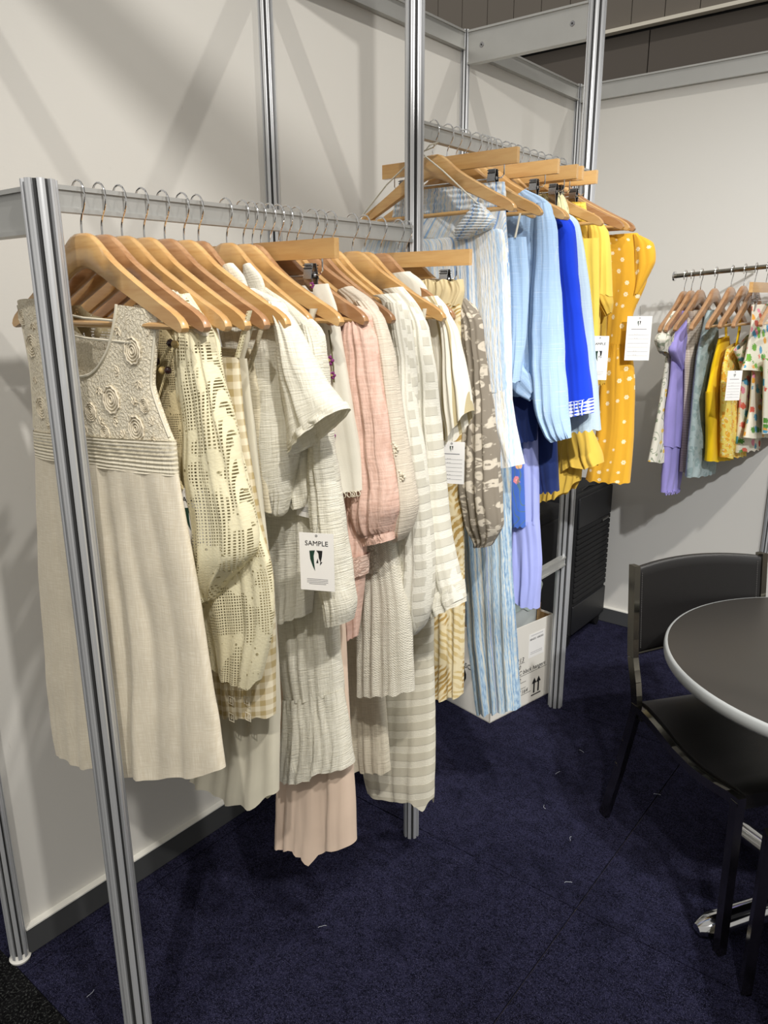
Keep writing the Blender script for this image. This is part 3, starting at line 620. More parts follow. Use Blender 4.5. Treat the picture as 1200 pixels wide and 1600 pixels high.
# ------------------------------------------------------------------ garments (outline rows in metres in each garment's own hanging plane)
GARMENTS = [
 ('sundress', 'dress', 'cream linen sundress with crochet bodice, frontmost on the near rail', (0.515, 0.081, 1.812, 0), [
  ('bodice', 'crochet_solid', [(-0.2433, -0.1706, 0.1978, -0.1886), (-0.23, -0.2377, 0.1756, -0.2532), (-0.2244, -0.3086, 0.1623, -0.3106), (-0.2336, -0.3823, 0.1837, -0.3629), (-0.2429, -0.4281, 0.2039, -0.3989)], {'t': 0.016, 'f': (5, 0.001, 0.002), 'v0': ('U', 1.95, 0.285, 0.25), 'v0b': ('U', 0.95, 0.285, 0.25), 'nu': 60, 'nv': 36}),
  ('waistband', 'smocked_cream', [(-0.2441, -0.4232, 0.2061, -0.3946), (-0.2482, -0.449, 0.2058, -0.4226), (-0.2497, -0.4748, 0.2037, -0.4522)], {'t': 0.019, 'f': (26, 0.001, 0.001), 'rib': (9, 0.0011), 'nu': 70, 'nv': 40}),
  ('skirt', 'linen_cream', [(-0.2484, -0.4695, 0.2041, -0.449), (-0.275, -0.5947, 0.2195, -0.5539), (-0.3008, -0.7393, 0.2375, -0.673), (-0.3107, -0.8443, 0.2496, -0.7627), (-0.3285, -1.0189, 0.2625, -0.8669), (-0.3241, -1.19, 0.269, -0.9747)], {'t': [0.018, 0.021, 0.024, 0.026, 0.028, 0.03], 'f': (8, 0.003, 0.01), 'nu': 90, 'nv': 46, 'v1': [(0, 4.85), (0.25, 5), (0.6, 5.1), (0.85, 5.05), (1, 4.9)], 'wr': 0.004}),
 ]),
 ('beaded_blouse', 'blouse', 'beige openwork blouse with brown wooden beads and braided cord, behind the sundress', (0.515, 0.118, 1.812, 0), [
  ('bodice', 'crochet_beige', [(-0.1575, -0.1802, 0.1614, -0.2008), (-0.1691, -0.2611, 0.1708, -0.2553), (-0.1769, -0.3572, 0.1846, -0.331), (-0.1802, -0.457, 0.198, -0.4135), (-0.1779, -0.5338, 0.1949, -0.4842)], {'t': 0.014, 'f': (6, 0.001, 0.004), 'v0': ('U', 1.0, 0.34, 0.3)}),
 ]),
 ('lace_top', 'blouse', 'pale yellow cotton lace top with wide netted sleeves and scalloped hem', (0.515, 0.156, 1.812, 0), [
  ('bodice', 'lace_yellow', [(0.075, -0.1655, 0.1774, -0.1695), (0.0233, -0.2024, 0.2315, -0.2304), (0.0523, -0.322, 0.2456, -0.3099), (0.0773, -0.5513, 0.2997, -0.5135), (0.1195, -0.6655, 0.3321, -0.617), (0.1407, -0.7738, 0.3272, -0.7153), (0.1517, -0.8446, 0.2815, -0.8418)], {'t': 0.016, 'f': (6, 0.001, 0.007), 'v0': [(0, 0), (0.4, 0.5), (1, 0)], 'wr': 0.006, 'v1': [(0, 5.8), (0.5, 6.0), (0.9, 6.0), (1, 5.8)]}),
  ('sleeve', 'lace_yellow', [(0.1442, -0.1692, 0.1853, -0.1716), (0.1507, -0.2117, 0.2326, -0.2186), (0.1619, -0.2732, 0.2432, -0.2698), (0.1605, -0.358, 0.2651, -0.334), (0.1484, -0.4475, 0.2876, -0.4321), (0.1463, -0.5279, 0.3094, -0.5065), (0.144, -0.6113, 0.3135, -0.5766), (0.1516, -0.6729, 0.2481, -0.6397), (0.1745, -0.6945, 0.2145, -0.6773)], {'t': [0.012, 0.02, 0.026, 0.03, 0.034, 0.036, 0.034, 0.026, 0.014], 'f': (6, 0.003, 0.008), 'off': 0.02, 'wr': 0.01, 'nu': 44, 'nv': 60}),
  ('shoulder_trim', 'ivory_trim', [(0.1416, -0.1632, 0.161, -0.1684), (0.1595, -0.1813, 0.2033, -0.1972), (0.1741, -0.1973, 0.2369, -0.2224), (0.1986, -0.2111, 0.2389, -0.2342)], {'t': 0.013, 'f': (5, 0.002, 0.002), 'off': 0.026, 'nu': 24, 'nv': 20}),
 ]),
 ('gingham_dress', 'dress', 'cream and tan gingham dress with embroidered squares above its hem', (0.515, 0.2, 1.812, 0), [
  ('strap', 'lace_yellow', [(0.2597, -0.1986, 0.2659, -0.1966), (0.2192, -0.2735, 0.232, -0.2729)], {'t': 0.004, 'f': (1, 0, 0), 'nu': 6, 'nv': 8}),
  ('body', 'gingham', [(-0.0045, -0.2828, 0.229, -0.271), (0.0001, -0.3883, 0.2335, -0.3676), (0.015, -0.5717, 0.261, -0.5298), (0.0595, -0.6922, 0.2837, -0.641), (0.1043, -0.8135, 0.2807, -0.7626), (0.1119, -0.9689, 0.2708, -0.9154)], {'t': [0.012, 0.014, 0.018, 0.02, 0.022, 0.022], 'f': (5, 0.001, 0.006), 'wr': 0.003}),
 ]),
 ('slip_dress', 'dress', 'long ivory slip dress whose satin hem shows below the gingham dress', (0.515, 0.243, 1.812, 0), [
  ('body', 'satin_ivory', [(-0.2002, -0.2769, 0.2002, -0.2769), (-0.0285, -0.4587, 0.2129, -0.4309), (-0.0422, -0.728, 0.2297, -0.666), (-0.0197, -0.8946, 0.2369, -0.8173), (-0.004, -1.04, 0.2336, -0.953), (-0.0582, -1.2247, 0.2191, -1.1276)], {'t': [0.012, 0.016, 0.02, 0.024, 0.028, 0.03], 'f': (5, 0.002, 0.01), 'wr': 0.006, 'v1': [(0, 4.95), (0.3, 5.0), (0.6, 5.15), (0.8, 5.2), (1, 5.0)]}),
  ('strap', 'satin_ivory', [(0.2237, -0.2025, 0.2316, -0.2015), (0.1778, -0.2887, 0.1913, -0.2859)], {'t': 0.004, 'f': (1, 0, 0), 'nu': 6, 'nv': 8}),
 ]),
 ('camisole', 'top', 'beige cotton gauze camisole with thin straps, left of the collared white shirt', (0.515, 0.285, 1.812, 0), [
  ('body', 'gauze_beige', [(-0.1656, -0.2642, 0.1656, -0.2642), (-0.1811, -0.3479, 0.1811, -0.3479), (-0.1847, -0.4644, 0.1847, -0.4644), (-0.1988, -0.5593, 0.1988, -0.5593)], {'t': 0.015, 'f': (6, 0.002, 0.006)}),
  ('strap', 'gauze_beige', [(0.2043, -0.2302, 0.2122, -0.2322), (0.147, -0.3273, 0.1606, -0.3287)], {'t': 0.004, 'f': (1, 0, 0), 'off': 0.012, 'nu': 6, 'nv': 8}),
 ]),
 ('collared_shirt', 'shirt', 'off-white gauze shirt with pointed collar and wide short sleeve', (0.515, 0.318, 1.812, 0), [
  ('body', 'gauze_white', [(0.0624, -0.1682, 0.1436, -0.1601), (0.0469, -0.1958, 0.2187, -0.1867), (0.0463, -0.2403, 0.2354, -0.2253), (0.0648, -0.2991, 0.237, -0.2855), (0.0758, -0.3833, 0.2422, -0.3695), (0.087, -0.4695, 0.2369, -0.4396), (0.1037, -0.5374, 0.2151, -0.5084), (0.123, -0.5743, 0.1982, -0.5655), (0.1261, -0.5829, 0.1925, -0.5753)], {'t': [0.012, 0.016, 0.02, 0.024, 0.03, 0.036, 0.034, 0.02, 0.014], 'f': (6, 0.001, 0.005), 'wr': 0.006, 'nu': 50, 'nv': 50, 'pk': (7, 0.006, 13)}),
  ('sleeve', 'gauze_white', [(0.2078, -0.1823, 0.2236, -0.1845), (0.2186, -0.2147, 0.256, -0.2196), (0.2267, -0.2693, 0.2932, -0.2722), (0.2349, -0.3247, 0.3258, -0.3169), (0.2416, -0.381, 0.3499, -0.3368), (0.2481, -0.443, 0.3682, -0.3526)], {'t': [0.012, 0.02, 0.026, 0.03, 0.034, 0.036], 'f': (4, 0.001, 0.006), 'off': 0.018, 'wr': 0.006}),
  ('sleeve_cuff', 'gauze_white', [(0.2471, -0.4314, 0.3641, -0.3443), (0.248, -0.4466, 0.371, -0.3556)], {'t': 0.039, 'f': (4, 0.004, 0.006), 'off': 0.018, 'nv': 8}),
  ('collar', 'gauze_white', [(0.0847, -0.1213, 0.1026, -0.1164), (0.0737, -0.1434, 0.1318, -0.138), (0.0721, -0.1615, 0.1434, -0.1623), (0.1006, -0.1798, 0.1424, -0.1977)], {'t': 0.009, 'f': (1, 0, 0.001), 'off': 0.014, 'nu': 20, 'nv': 16}),
 ]),
 ('long_gauze_shirt', 'shirt', 'long off-white crinkled gauze shirt with small collar and full-length sleeve', (0.515, 0.386, 1.812, 0), [
  ('body', 'gauze_white', [(0.0495, -0.1644, 0.1075, -0.1557), (0.0402, -0.1882, 0.1801, -0.1917), (0.0334, -0.2246, 0.2474, -0.2384), (0.0353, -0.3177, 0.254, -0.3178), (0.0423, -0.4724, 0.2396, -0.4497), (0.0616, -0.6051, 0.2179, -0.5785), (0.0755, -0.7433, 0.2042, -0.7003), (0.08, -0.8549, 0.1892, -0.798)], {'t': [0.012, 0.016, 0.02, 0.02, 0.022, 0.024, 0.026, 0.026], 'f': (6, 0.001, 0.006), 'wr': 0.006}),
  ('sleeve', 'gauze_ridged', [(0.2149, -0.2164, 0.2398, -0.2295), (0.2281, -0.2845, 0.2587, -0.2741), (0.2308, -0.3781, 0.2664, -0.3752), (0.2253, -0.4761, 0.2794, -0.4693), (0.2264, -0.577, 0.296, -0.5652), (0.2362, -0.6798, 0.3097, -0.6639), (0.2542, -0.7563, 0.3212, -0.7329), (0.2614, -0.7982, 0.3122, -0.7764)], {'t': [0.012, 0.02, 0.024, 0.028, 0.03, 0.032, 0.03, 0.026], 'f': (4, 0.002, 0.006), 'off': 0.016, 'wr': 0.008}),
  ('collar', 'gauze_white', [(0.0586, -0.1187, 0.0734, -0.1134), (0.0568, -0.1421, 0.1018, -0.136), (0.0645, -0.1586, 0.111, -0.1546), (0.0815, -0.1729, 0.1101, -0.1685)], {'t': 0.009, 'f': (1, 0, 0.001), 'off': 0.012, 'nu': 16, 'nv': 14}),
  ('flutter_sleeve', 'gauze_white', [(0.1663, -0.4581, 0.2282, -0.4461), (0.1672, -0.5089, 0.2329, -0.495), (0.1756, -0.5529, 0.2349, -0.5323), (0.1958, -0.5692, 0.2203, -0.56)], {'t': 0.018, 'f': (3, 0.003, 0.005), 'off': 0.03, 'nu': 26, 'nv': 20}),
 ]),
 ('tiered_dress', 'dress', 'white gauze strappy dress with gathered bottom tier ending above the blush hem', (0.515, 0.428, 1.812, 0), [
  ('bodice', 'gauze_white', [(0.0188, -0.2958, 0.199, -0.2645), (0.0247, -0.4808, 0.1914, -0.4617), (0.0403, -0.69, 0.2051, -0.6572), (0.0502, -0.8518, 0.2219, -0.7923), (0.0529, -0.9758, 0.2292, -0.9057), (0.0623, -1.0627, 0.2325, -0.982)], {'t': [0.014, 0.016, 0.02, 0.026, 0.03, 0.03], 'f': (6, 0.001, 0.006), 'wr': 0.006}),
  ('ruffle_tier', 'gauze_white', [(0.0629, -1.0528, 0.2327, -0.9744), (0.0549, -1.1547, 0.2448, -1.066), (0.0418, -1.2713, 0.2574, -1.1484)], {'t': [0.03, 0.036, 0.04], 'f': (9, 0.003, 0.009), 'wr': 0.004, 'v1': [(0, 1.98), (0.35, 2.08), (0.6, 2.05), (0.66, 1.9), (1, 1.98)], 'pk': (0, 0.003, 21)}),
  ('strap', 'ivory_trim', [(0.1917, -0.1967, 0.2097, -0.1967), (0.1876, -0.2177, 0.1975, -0.2176), (0.1608, -0.2899, 0.1711, -0.2894)], {'t': 0.005, 'f': (1, 0, 0), 'off': 0.016, 'nu': 6, 'nv': 10}),
 ]),
 ('embroidered_top', 'top', 'white clipped top with purple flower embroidery and looped lace edge', (0.515, 0.475, 1.812, 0), [
  ('body', 'cotton_white', [(0.053, -0.1579, 0.1792, -0.1513), (0.0493, -0.2204, 0.1993, -0.1949), (0.056, -0.2971, 0.212, -0.2664), (0.0629, -0.3754, 0.2312, -0.357), (0.0913, -0.4804, 0.2521, -0.4619), (0.143, -0.5693, 0.2655, -0.544)], {'t': [0.01, 0.014, 0.018, 0.02, 0.022, 0.024], 'f': (5, 0.002, 0.006), 'wr': 0.004}),
 ]),
 ('blush_skirt', 'skirt', 'long pale blush pleated skirt, the lowest hem on the near rail', (0.515, 0.452, 1.812, 0), [
  ('skirt', 'satin_blush', [(0.0499, -0.296, 0.2006, -0.2897), (0.0381, -0.483, 0.2034, -0.464), (0.0299, -0.7731, 0.218, -0.7302), (0.0121, -1.0977, 0.2266, -1.0221), (-0.0044, -1.3678, 0.2367, -1.2251), (-0.0097, -1.4935, 0.2392, -1.3719)], {'t': [0.012, 0.016, 0.022, 0.03, 0.038, 0.042], 'f': (7, 0.002, 0.014), 'wr': 0.003, 'v1': [(0, 5), (0.3, 5.0), (0.45, 5.1), (0.57, 5.3), (0.66, 5.05), (0.85, 5.0), (1, 5)]}),
 ]),
 ('pink_slip', 'top', 'pale pink top whose cuffs show under the crinkled rose blouse', (0.515, 0.5, 1.812, 0), [
  ('body', 'crinkle_pink', [(0.132, -0.245, 0.2366, -0.2367), (0.1592, -0.4764, 0.2323, -0.468), (0.1711, -0.6825, 0.2425, -0.6683), (0.1706, -0.8294, 0.2261, -0.8004), (0.172, -0.9143, 0.2173, -0.8829)], {'t': [0.01, 0.014, 0.018, 0.022, 0.014], 'f': (5, 0.002, 0.007), 'wr': 0.006}),
  ('cuff', 'crochet_pink', [(0.1995, -0.7025, 0.2473, -0.6896), (0.2021, -0.7479, 0.2432, -0.7343)], {'t': 0.024, 'f': (6, 0.002, 0.002), 'nv': 10}),
 ]),
 ('rose_blouse', 'blouse', 'dusty pink crinkled blouse with balloon sleeve gathered at the wrist', (0.515, 0.524, 1.812, 0), [
  ('body', 'crinkle_pink', [(0.1602, -0.1931, 0.217, -0.1931), (0.1628, -0.2203, 0.2506, -0.2144), (0.1644, -0.3469, 0.2604, -0.341), (0.1712, -0.5609, 0.2583, -0.548)], {'t': 0.016, 'f': (5, 0.001, 0.005)}),
  ('sleeve', 'crinkle_pink', [(0.2001, -0.2149, 0.2363, -0.205), (0.1891, -0.257, 0.2645, -0.249), (0.1859, -0.32, 0.2767, -0.3153), (0.1924, -0.41, 0.2953, -0.4009), (0.2109, -0.521, 0.3158, -0.507), (0.2113, -0.5963, 0.3287, -0.577), (0.2227, -0.6431, 0.3142, -0.6168), (0.2348, -0.6563, 0.3077, -0.6342)], {'t': [0.012, 0.022, 0.026, 0.03, 0.034, 0.04, 0.032, 0.02], 'f': (5, 0.003, 0.01), 'off': 0.016, 'wr': 0.008, 'nu': 44, 'nv': 54, 'pk': (7, 0.006, 12)}),
  ('cuff', 'crinkle_pink', [(0.2313, -0.6528, 0.3077, -0.6302), (0.2363, -0.6743, 0.3109, -0.6472)], {'t': 0.022, 'f': (16, 0.0025, 0.0025), 'off': 0.016, 'nu': 50, 'nv': 8}),
 ]),
 ('gauze_skirt', 'skirt', 'white textured cotton skirt with crochet band, hem at knee height', (0.515, 0.576, 1.812, 0), [
  ('skirt', 'gauze_grid', [(-0.1683, -0.2469, 0.1683, -0.2469), (0.1363, -0.4906, 0.2081, -0.4824), (0.1586, -0.7497, 0.2674, -0.7117), (0.1563, -0.874, 0.3021, -0.8355), (0.1543, -1.0764, 0.3134, -1.0125)], {'t': [0.012, 0.016, 0.022, 0.028, 0.03], 'f': (6, 0.002, 0.007), 'wr': 0.004}),
  ('crochet_band', 'crochet_cream', [(0.1707, -0.7052, 0.2325, -0.6783), (0.1733, -0.7708, 0.2427, -0.7433)], {'t': 0.03, 'f': (6, 0.002, 0.002), 'nv': 10}),
 ]),
 ('ivory_blouse', 'blouse', 'ivory blouse with raised flower dots on its long sleeve, beside the rose blouse', (0.515, 0.548, 1.812, 0), [
  ('body', 'cotton_blush', [(0.1429, -0.1647, 0.1739, -0.1553), (0.1593, -0.1959, 0.2424, -0.1981), (0.173, -0.3485, 0.2735, -0.3422), (0.203, -0.6169, 0.2808, -0.6037)], {'t': 0.014, 'f': (4, 0.001, 0.004)}),
  ('sleeve', 'cotton_blush', [(0.1968, -0.1835, 0.2264, -0.1836), (0.2259, -0.2201, 0.263, -0.2148), (0.2479, -0.2936, 0.288, -0.2919), (0.2602, -0.394, 0.3054, -0.3902), (0.2761, -0.5099, 0.3311, -0.5001), (0.2758, -0.584, 0.3458, -0.5727), (0.2858, -0.6386, 0.3302, -0.6304), (0.2924, -0.6652, 0.3156, -0.6523)], {'t': [0.01, 0.018, 0.022, 0.026, 0.03, 0.034, 0.026, 0.012], 'f': (4, 0.002, 0.007), 'off': 0.012, 'wr': 0.006}),
 ]),
 ('check_blouse', 'blouse', 'sheer white window-check blouse with long gathered sleeve, left of the check tunic', (0.515, 0.625, 1.812, 0), [
  ('body', 'sheer_check', [(0.1715, -0.1736, 0.2269, -0.169), (0.1969, -0.1903, 0.2579, -0.2065), (0.2129, -0.3527, 0.2797, -0.3485), (0.1937, -0.6356, 0.2816, -0.6206), (0.1819, -0.7308, 0.2649, -0.7137), (0.185, -0.7964, 0.2581, -0.7795), (0.2035, -0.831, 0.2546, -0.8153)], {'t': 0.018, 'f': (4, 0.001, 0.006), 'wr': 0.005}),
  ('sleeve', 'sheer_check', [(0.217, -0.184, 0.2498, -0.1891), (0.2334, -0.2473, 0.2645, -0.2466), (0.2468, -0.3771, 0.2799, -0.3747), (0.2504, -0.5127, 0.3105, -0.5051), (0.2437, -0.6271, 0.3234, -0.6135), (0.2438, -0.745, 0.335, -0.7253), (0.2421, -0.8447, 0.3314, -0.8219), (0.2657, -0.8929, 0.3149, -0.8701), (0.2747, -0.9076, 0.2942, -0.8974)], {'t': [0.012, 0.018, 0.024, 0.028, 0.03, 0.034, 0.034, 0.022, 0.01], 'f': (4, 0.002, 0.008), 'off': 0.012, 'wr': 0.008}),
 ]),
 ('check_tunic', 'blouse', 'sheer white window-check tunic with wide hemmed bell sleeve, right of the check blouse', (0.515, 0.684, 1.812, 0), [
  ('body', 'sheer_check', [(0.1499, -0.1603, 0.1982, -0.1557), (0.1759, -0.1842, 0.2519, -0.2127), (0.1931, -0.359, 0.2667, -0.3545), (0.2202, -0.5847, 0.2813, -0.5757)], {'t': 0.014, 'f': (3, 0.001, 0.004)}),
  ('sleeve', 'sheer_check', [(0.2118, -0.1869, 0.2435, -0.1972), (0.2322, -0.2363, 0.2717, -0.2357), (0.2396, -0.3291, 0.2909, -0.3264), (0.2369, -0.4252, 0.3039, -0.4192), (0.2412, -0.538, 0.3191, -0.5278), (0.2526, -0.6387, 0.3278, -0.6259), (0.2715, -0.7555, 0.3518, -0.7307), (0.289, -0.8678, 0.3772, -0.8099)], {'t': [0.012, 0.02, 0.024, 0.026, 0.03, 0.032, 0.036, 0.038], 'f': (4, 0.002, 0.008), 'off': 0.012, 'wr': 0.006}),
  ('sleeve_hem', 'gauze_white', [(0.2849, -0.8296, 0.3678, -0.7717), (0.2909, -0.8799, 0.3758, -0.8208)], {'t': 0.041, 'f': (4, 0.006, 0.008), 'off': 0.012, 'nv': 8}),
 ]),
 ('sheer_gown', 'dress', 'floor-skimming sheer gown in broad white bands, side slit, longest on the near rail', (0.515, 0.757, 1.812, 0), [
  ('body', 'sheer_band', [(-0.2206, -0.2798, 0.2206, -0.2798), (0.089, -0.5237, 0.2307, -0.5074), (0.0667, -0.7695, 0.234, -0.7362), (0.0381, -1.0389, 0.2355, -0.9819), (0.0175, -1.2331, 0.2418, -1.154), (0.01, -1.414, 0.2463, -1.3258), (0.0318, -1.4986, 0.2438, -1.4273)], {'t': [0.012, 0.016, 0.022, 0.028, 0.034, 0.038, 0.04], 'f': (5, 0.001, 0.009), 'wr': 0.007, 'v1': [(0, 5.95), (0.3, 6), (0.6, 6.0), (0.8, 5.95), (0.86, 6.1), (0.95, 6.25), (1, 6)]}),
  ('strap', 'ivory_trim', [(0.2076, -0.2008, 0.2179, -0.2008), (0.1928, -0.2807, 0.2033, -0.2803)], {'t': 0.004, 'f': (1, 0, 0), 'off': 0.01, 'nu': 6, 'nv': 10}),
 ]),
 ('taupe_dress', 'dress', 'shaded taupe sheer dress seen between the blush skirt and the banded gown', (0.515, 0.652, 1.812, 0), [
  ('body', 'gauze_taupe', [(0.0195, -0.5157, 0.1363, -0.5022), (0.0305, -0.8318, 0.1517, -0.8042), (0.0391, -1.1418, 0.1688, -1.0978), (0.0512, -1.3609, 0.1877, -1.3128)], {'t': 0.02, 'f': (5, 0.001, 0.008), 'wr': 0.004}),
 ]),
 ('striped_blouse', 'blouse', 'white blouse with thin tan stripes and short sleeve', (0.515, 0.8, 1.812, 0), [
  ('body', 'stripe_tan', [(0.1534, -0.1792, 0.2062, -0.174), (0.159, -0.1987, 0.2376, -0.2068), (0.1834, -0.3117, 0.2602, -0.3085), (0.1994, -0.4275, 0.2629, -0.4222), (0.2112, -0.4921, 0.2469, -0.4912)], {'t': 0.018, 'f': (5, 0.001, 0.005)}),
  ('sleeve', 'stripe_tan', [(0.2099, -0.1904, 0.2373, -0.1959), (0.228, -0.2399, 0.2688, -0.2474), (0.2362, -0.3095, 0.2869, -0.3018), (0.2414, -0.3949, 0.3019, -0.3595), (0.2542, -0.4994, 0.3136, -0.418)], {'t': [0.012, 0.02, 0.024, 0.028, 0.03], 'f': (4, 0.002, 0.007), 'off': 0.012, 'wr': 0.006}),
  ('collar', 'gauze_white', [(0.0091, -0.1262, 0.0384, -0.1183), (0.0048, -0.1522, 0.0611, -0.1472), (0.0184, -0.1698, 0.0666, -0.173)], {'t': 0.007, 'f': (1, 0, 0.001), 'off': 0.02, 'nu': 14, 'nv': 12}),
 ]),
 ('white_top', 'top', 'plain white collared top half hidden at the far end of the near rail', (0.515, 0.86, 1.812, 0), [
  ('body', 'cotton_white', [(0.0331, -0.1226, 0.0866, -0.1181), (0.0093, -0.1547, 0.1389, -0.1649), (0.0076, -0.3859, 0.1564, -0.3766)], {'t': 0.014, 'f': (4, 0.001, 0.004)}),
 ]),
 ('leaf_skirt', 'skirt', 'long cream skirt printed with golden palm leaves, clipped at the waist', (0.515, 0.928, 1.812, 0), [
  ('waist_frill', 'satin_gold', [(0.0554, -0.1338, 0.1894, -0.1364), (0.0478, -0.1623, 0.1937, -0.1638), (0.052, -0.1973, 0.1874, -0.1972)], {'t': 0.02, 'f': (12, 0.006, 0.006), 'nu': 90, 'nv': 16, 'v1': [(0, 2), (1, 2)], 'v0': [(0, 0), (0.2, 0.25), (0.35, 0.0), (0.55, 0.3), (0.7, 0), (0.85, 0.25), (1, 0)]}),
  ('skirt', 'leaf_print', [(0.0519, -0.1912, 0.1873, -0.1914), (-0.1995, -0.3798, 0.1995, -0.3798), (-0.208, -0.7004, 0.208, -0.7004), (0.0616, -0.9996, 0.2149, -0.96), (0.0635, -1.2736, 0.2175, -1.2106)], {'t': [0.018, 0.022, 0.026, 0.032, 0.036], 'f': (8, 0.002, 0.01), 'wr': 0.003}),
 ]),
 ('floral_blouse', 'blouse', 'taupe grey floral blouse with long gathered sleeve, last before the tall post', (0.515, 0.962, 1.812, 0), [
  ('body', 'floral_taupe', [(0.09, -0.2007, 0.161, -0.1737), (0.1294, -0.2617, 0.2163, -0.2093), (0.1416, -0.3864, 0.233, -0.3347), (0.1603, -0.6136, 0.2292, -0.6042)], {'t': 0.016, 'f': (3, 0.001, 0.005)}),
  ('sleeve', 'floral_taupe', [(0.1575, -0.1826, 0.1867, -0.1798), (0.1702, -0.2457, 0.2329, -0.2269), (0.1833, -0.3216, 0.2467, -0.316), (0.1882, -0.4308, 0.2667, -0.4247), (0.178, -0.5448, 0.2853, -0.5325), (0.1849, -0.6607, 0.297, -0.6435), (0.2026, -0.7346, 0.3057, -0.7212), (0.229, -0.7762, 0.2872, -0.7632), (0.2353, -0.7923, 0.2767, -0.7823)], {'t': [0.012, 0.022, 0.026, 0.03, 0.036, 0.042, 0.036, 0.022, 0.016], 'f': (5, 0.002, 0.01), 'off': 0.012, 'wr': 0.01, 'nu': 44, 'nv': 54, 'pk': (8, 0.006, 11)}),
  ('front_frill', 'floral_taupe', [(0.1776, -0.3142, 0.1976, -0.3057), (0.1832, -0.3838, 0.2181, -0.3754), (0.1887, -0.4466, 0.2311, -0.4368)], {'t': 0.014, 'f': (2, 0.001, 0.001), 'off': 0.032, 'rib': (9, 0.006), 'nu': 20, 'nv': 50}),
 ]),
 ('puff_sleeve_dress', 'dress', 'blue and white striped dress with off-shoulder puff sleeve and flared hem', (0.515, 1.075, 2.056, -6), [
  ('bodice', 'stripe_blue', [(-0.0813, -0.2681, 0.1452, -0.2805), (-0.1, -0.3128, 0.2241, -0.2674), (-0.0803, -0.4804, 0.2454, -0.4454), (-0.0677, -0.5835, 0.255, -0.568), (-0.0502, -0.6809, 0.2628, -0.651)], {'t': [0.014, 0.018, 0.022, 0.022, 0.022], 'f': (9, 0.002, 0.006), 'wr': 0.004, 'nu': 60, 'v0': [(0, 0), (0.6, 0.4), (0.8, 0), (1, 0)]}),
  ('flounce', 'stripe_blue', [(-0.0503, -0.6703, 0.2623, -0.6415), (-0.0397, -0.7769, 0.2823, -0.7327), (-0.0287, -0.9006, 0.3123, -0.8284)], {'t': [0.022, 0.032, 0.042], 'f': (9, 0.002, 0.01), 'nu': 60, 'nv': 20}),
  ('sleeve', 'stripe_blue', [(0.1562, -0.1987, 0.172, -0.2058), (0.1256, -0.2316, 0.2097, -0.2405), (0.098, -0.2597, 0.1974, -0.2629), (0.0987, -0.2856, 0.1313, -0.2827)], {'t': [0.008, 0.024, 0.028, 0.014], 'f': (3, 0.002, 0.003), 'off': 0.02, 'rib': (12, 0.0035), 'nu': 30, 'nv': 60}),
  ('back_smocking', 'stripe_blue', [(-0.2892, -0.2104, -0.2629, -0.2038), (-0.2633, -0.224, -0.2221, -0.2234), (-0.2024, -0.2614, -0.1286, -0.2655)], {'t': 0.014, 'f': (3, 0.002, 0.002), 'rib': (8, 0.002), 'nu': 20, 'nv': 24}),
 ]),
 ('striped_trousers', 'trousers', 'wide blue and beige striped crinkle trousers with smocked waist, hanging almost to the carpet', (0.515, 1.138, 2.056, 0), [
  ('waistband', 'stripe_blue', [(-0.1705, -0.146, 0.1714, -0.1457), (-0.1751, -0.1819, 0.1763, -0.1772), (-0.1842, -0.2179, 0.1778, -0.2115)], {'t': [0.018, 0.022, 0.02], 'f': (22, 0.003, 0.003), 'rib': (5, 0.002), 'nu': 110, 'nv': 24}),
  ('hips', 'stripe_blue', [(-0.1865, -0.2128, 0.1758, -0.2069), (-0.2708, -0.261, 0.1849, -0.2905), (-0.3184, -0.3386, 0.197, -0.3992), (-0.3214, -0.4845, 0.2071, -0.5428), (-0.3169, -0.7723, 0.219, -0.725)], {'t': [0.022, 0.03, 0.034, 0.034, 0.034], 'f': (11, 0.004, 0.006), 'wr': 0.004, 'nu': 90}),
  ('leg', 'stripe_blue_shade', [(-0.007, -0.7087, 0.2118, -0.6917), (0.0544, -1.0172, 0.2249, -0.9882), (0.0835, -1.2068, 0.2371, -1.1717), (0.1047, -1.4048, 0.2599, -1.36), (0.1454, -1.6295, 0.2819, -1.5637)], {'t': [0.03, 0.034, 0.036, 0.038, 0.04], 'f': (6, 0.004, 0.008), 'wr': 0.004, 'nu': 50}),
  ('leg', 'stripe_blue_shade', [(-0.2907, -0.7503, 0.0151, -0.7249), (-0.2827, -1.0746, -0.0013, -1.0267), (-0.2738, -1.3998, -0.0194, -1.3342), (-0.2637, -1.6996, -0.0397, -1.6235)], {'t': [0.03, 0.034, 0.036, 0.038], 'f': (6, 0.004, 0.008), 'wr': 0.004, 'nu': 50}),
 ]),
 ('blue_floral_shorts', 'shorts', 'narrow blue garment scattered with small pink flowers', (0.515, 1.305, 2.056, 0), [
  ('body', 'floral_blue', [(-0.1055, -0.3402, 0.0875, -0.3454), (-0.0106, -0.5578, 0.1374, -0.5531), (0.0395, -0.7417, 0.1562, -0.7321), (0.0905, -0.9289, 0.1736, -0.9176), (0.1278, -1.0858, 0.1877, -1.0749)], {'t': 0.02, 'f': (3, 0.001, 0.004)}),
 ]),
 ('lilac_dress', 'dress', 'long periwinkle strappy dress with gathered lower tier, over the bin', (0.515, 1.328, 2.056, 0), [
  ('bodice', 'satin_lilac', [(-0.0526, -0.3768, 0.0962, -0.3794), (0.0203, -0.5948, 0.1672, -0.5887), (0.0927, -0.7778, 0.1944, -0.759), (0.1144, -0.9298, 0.2071, -0.9171), (0.1256, -1.0815, 0.2172, -1.0651)], {'t': [0.014, 0.018, 0.022, 0.024, 0.024], 'f': (4, 0.002, 0.007), 'nu': 50}),
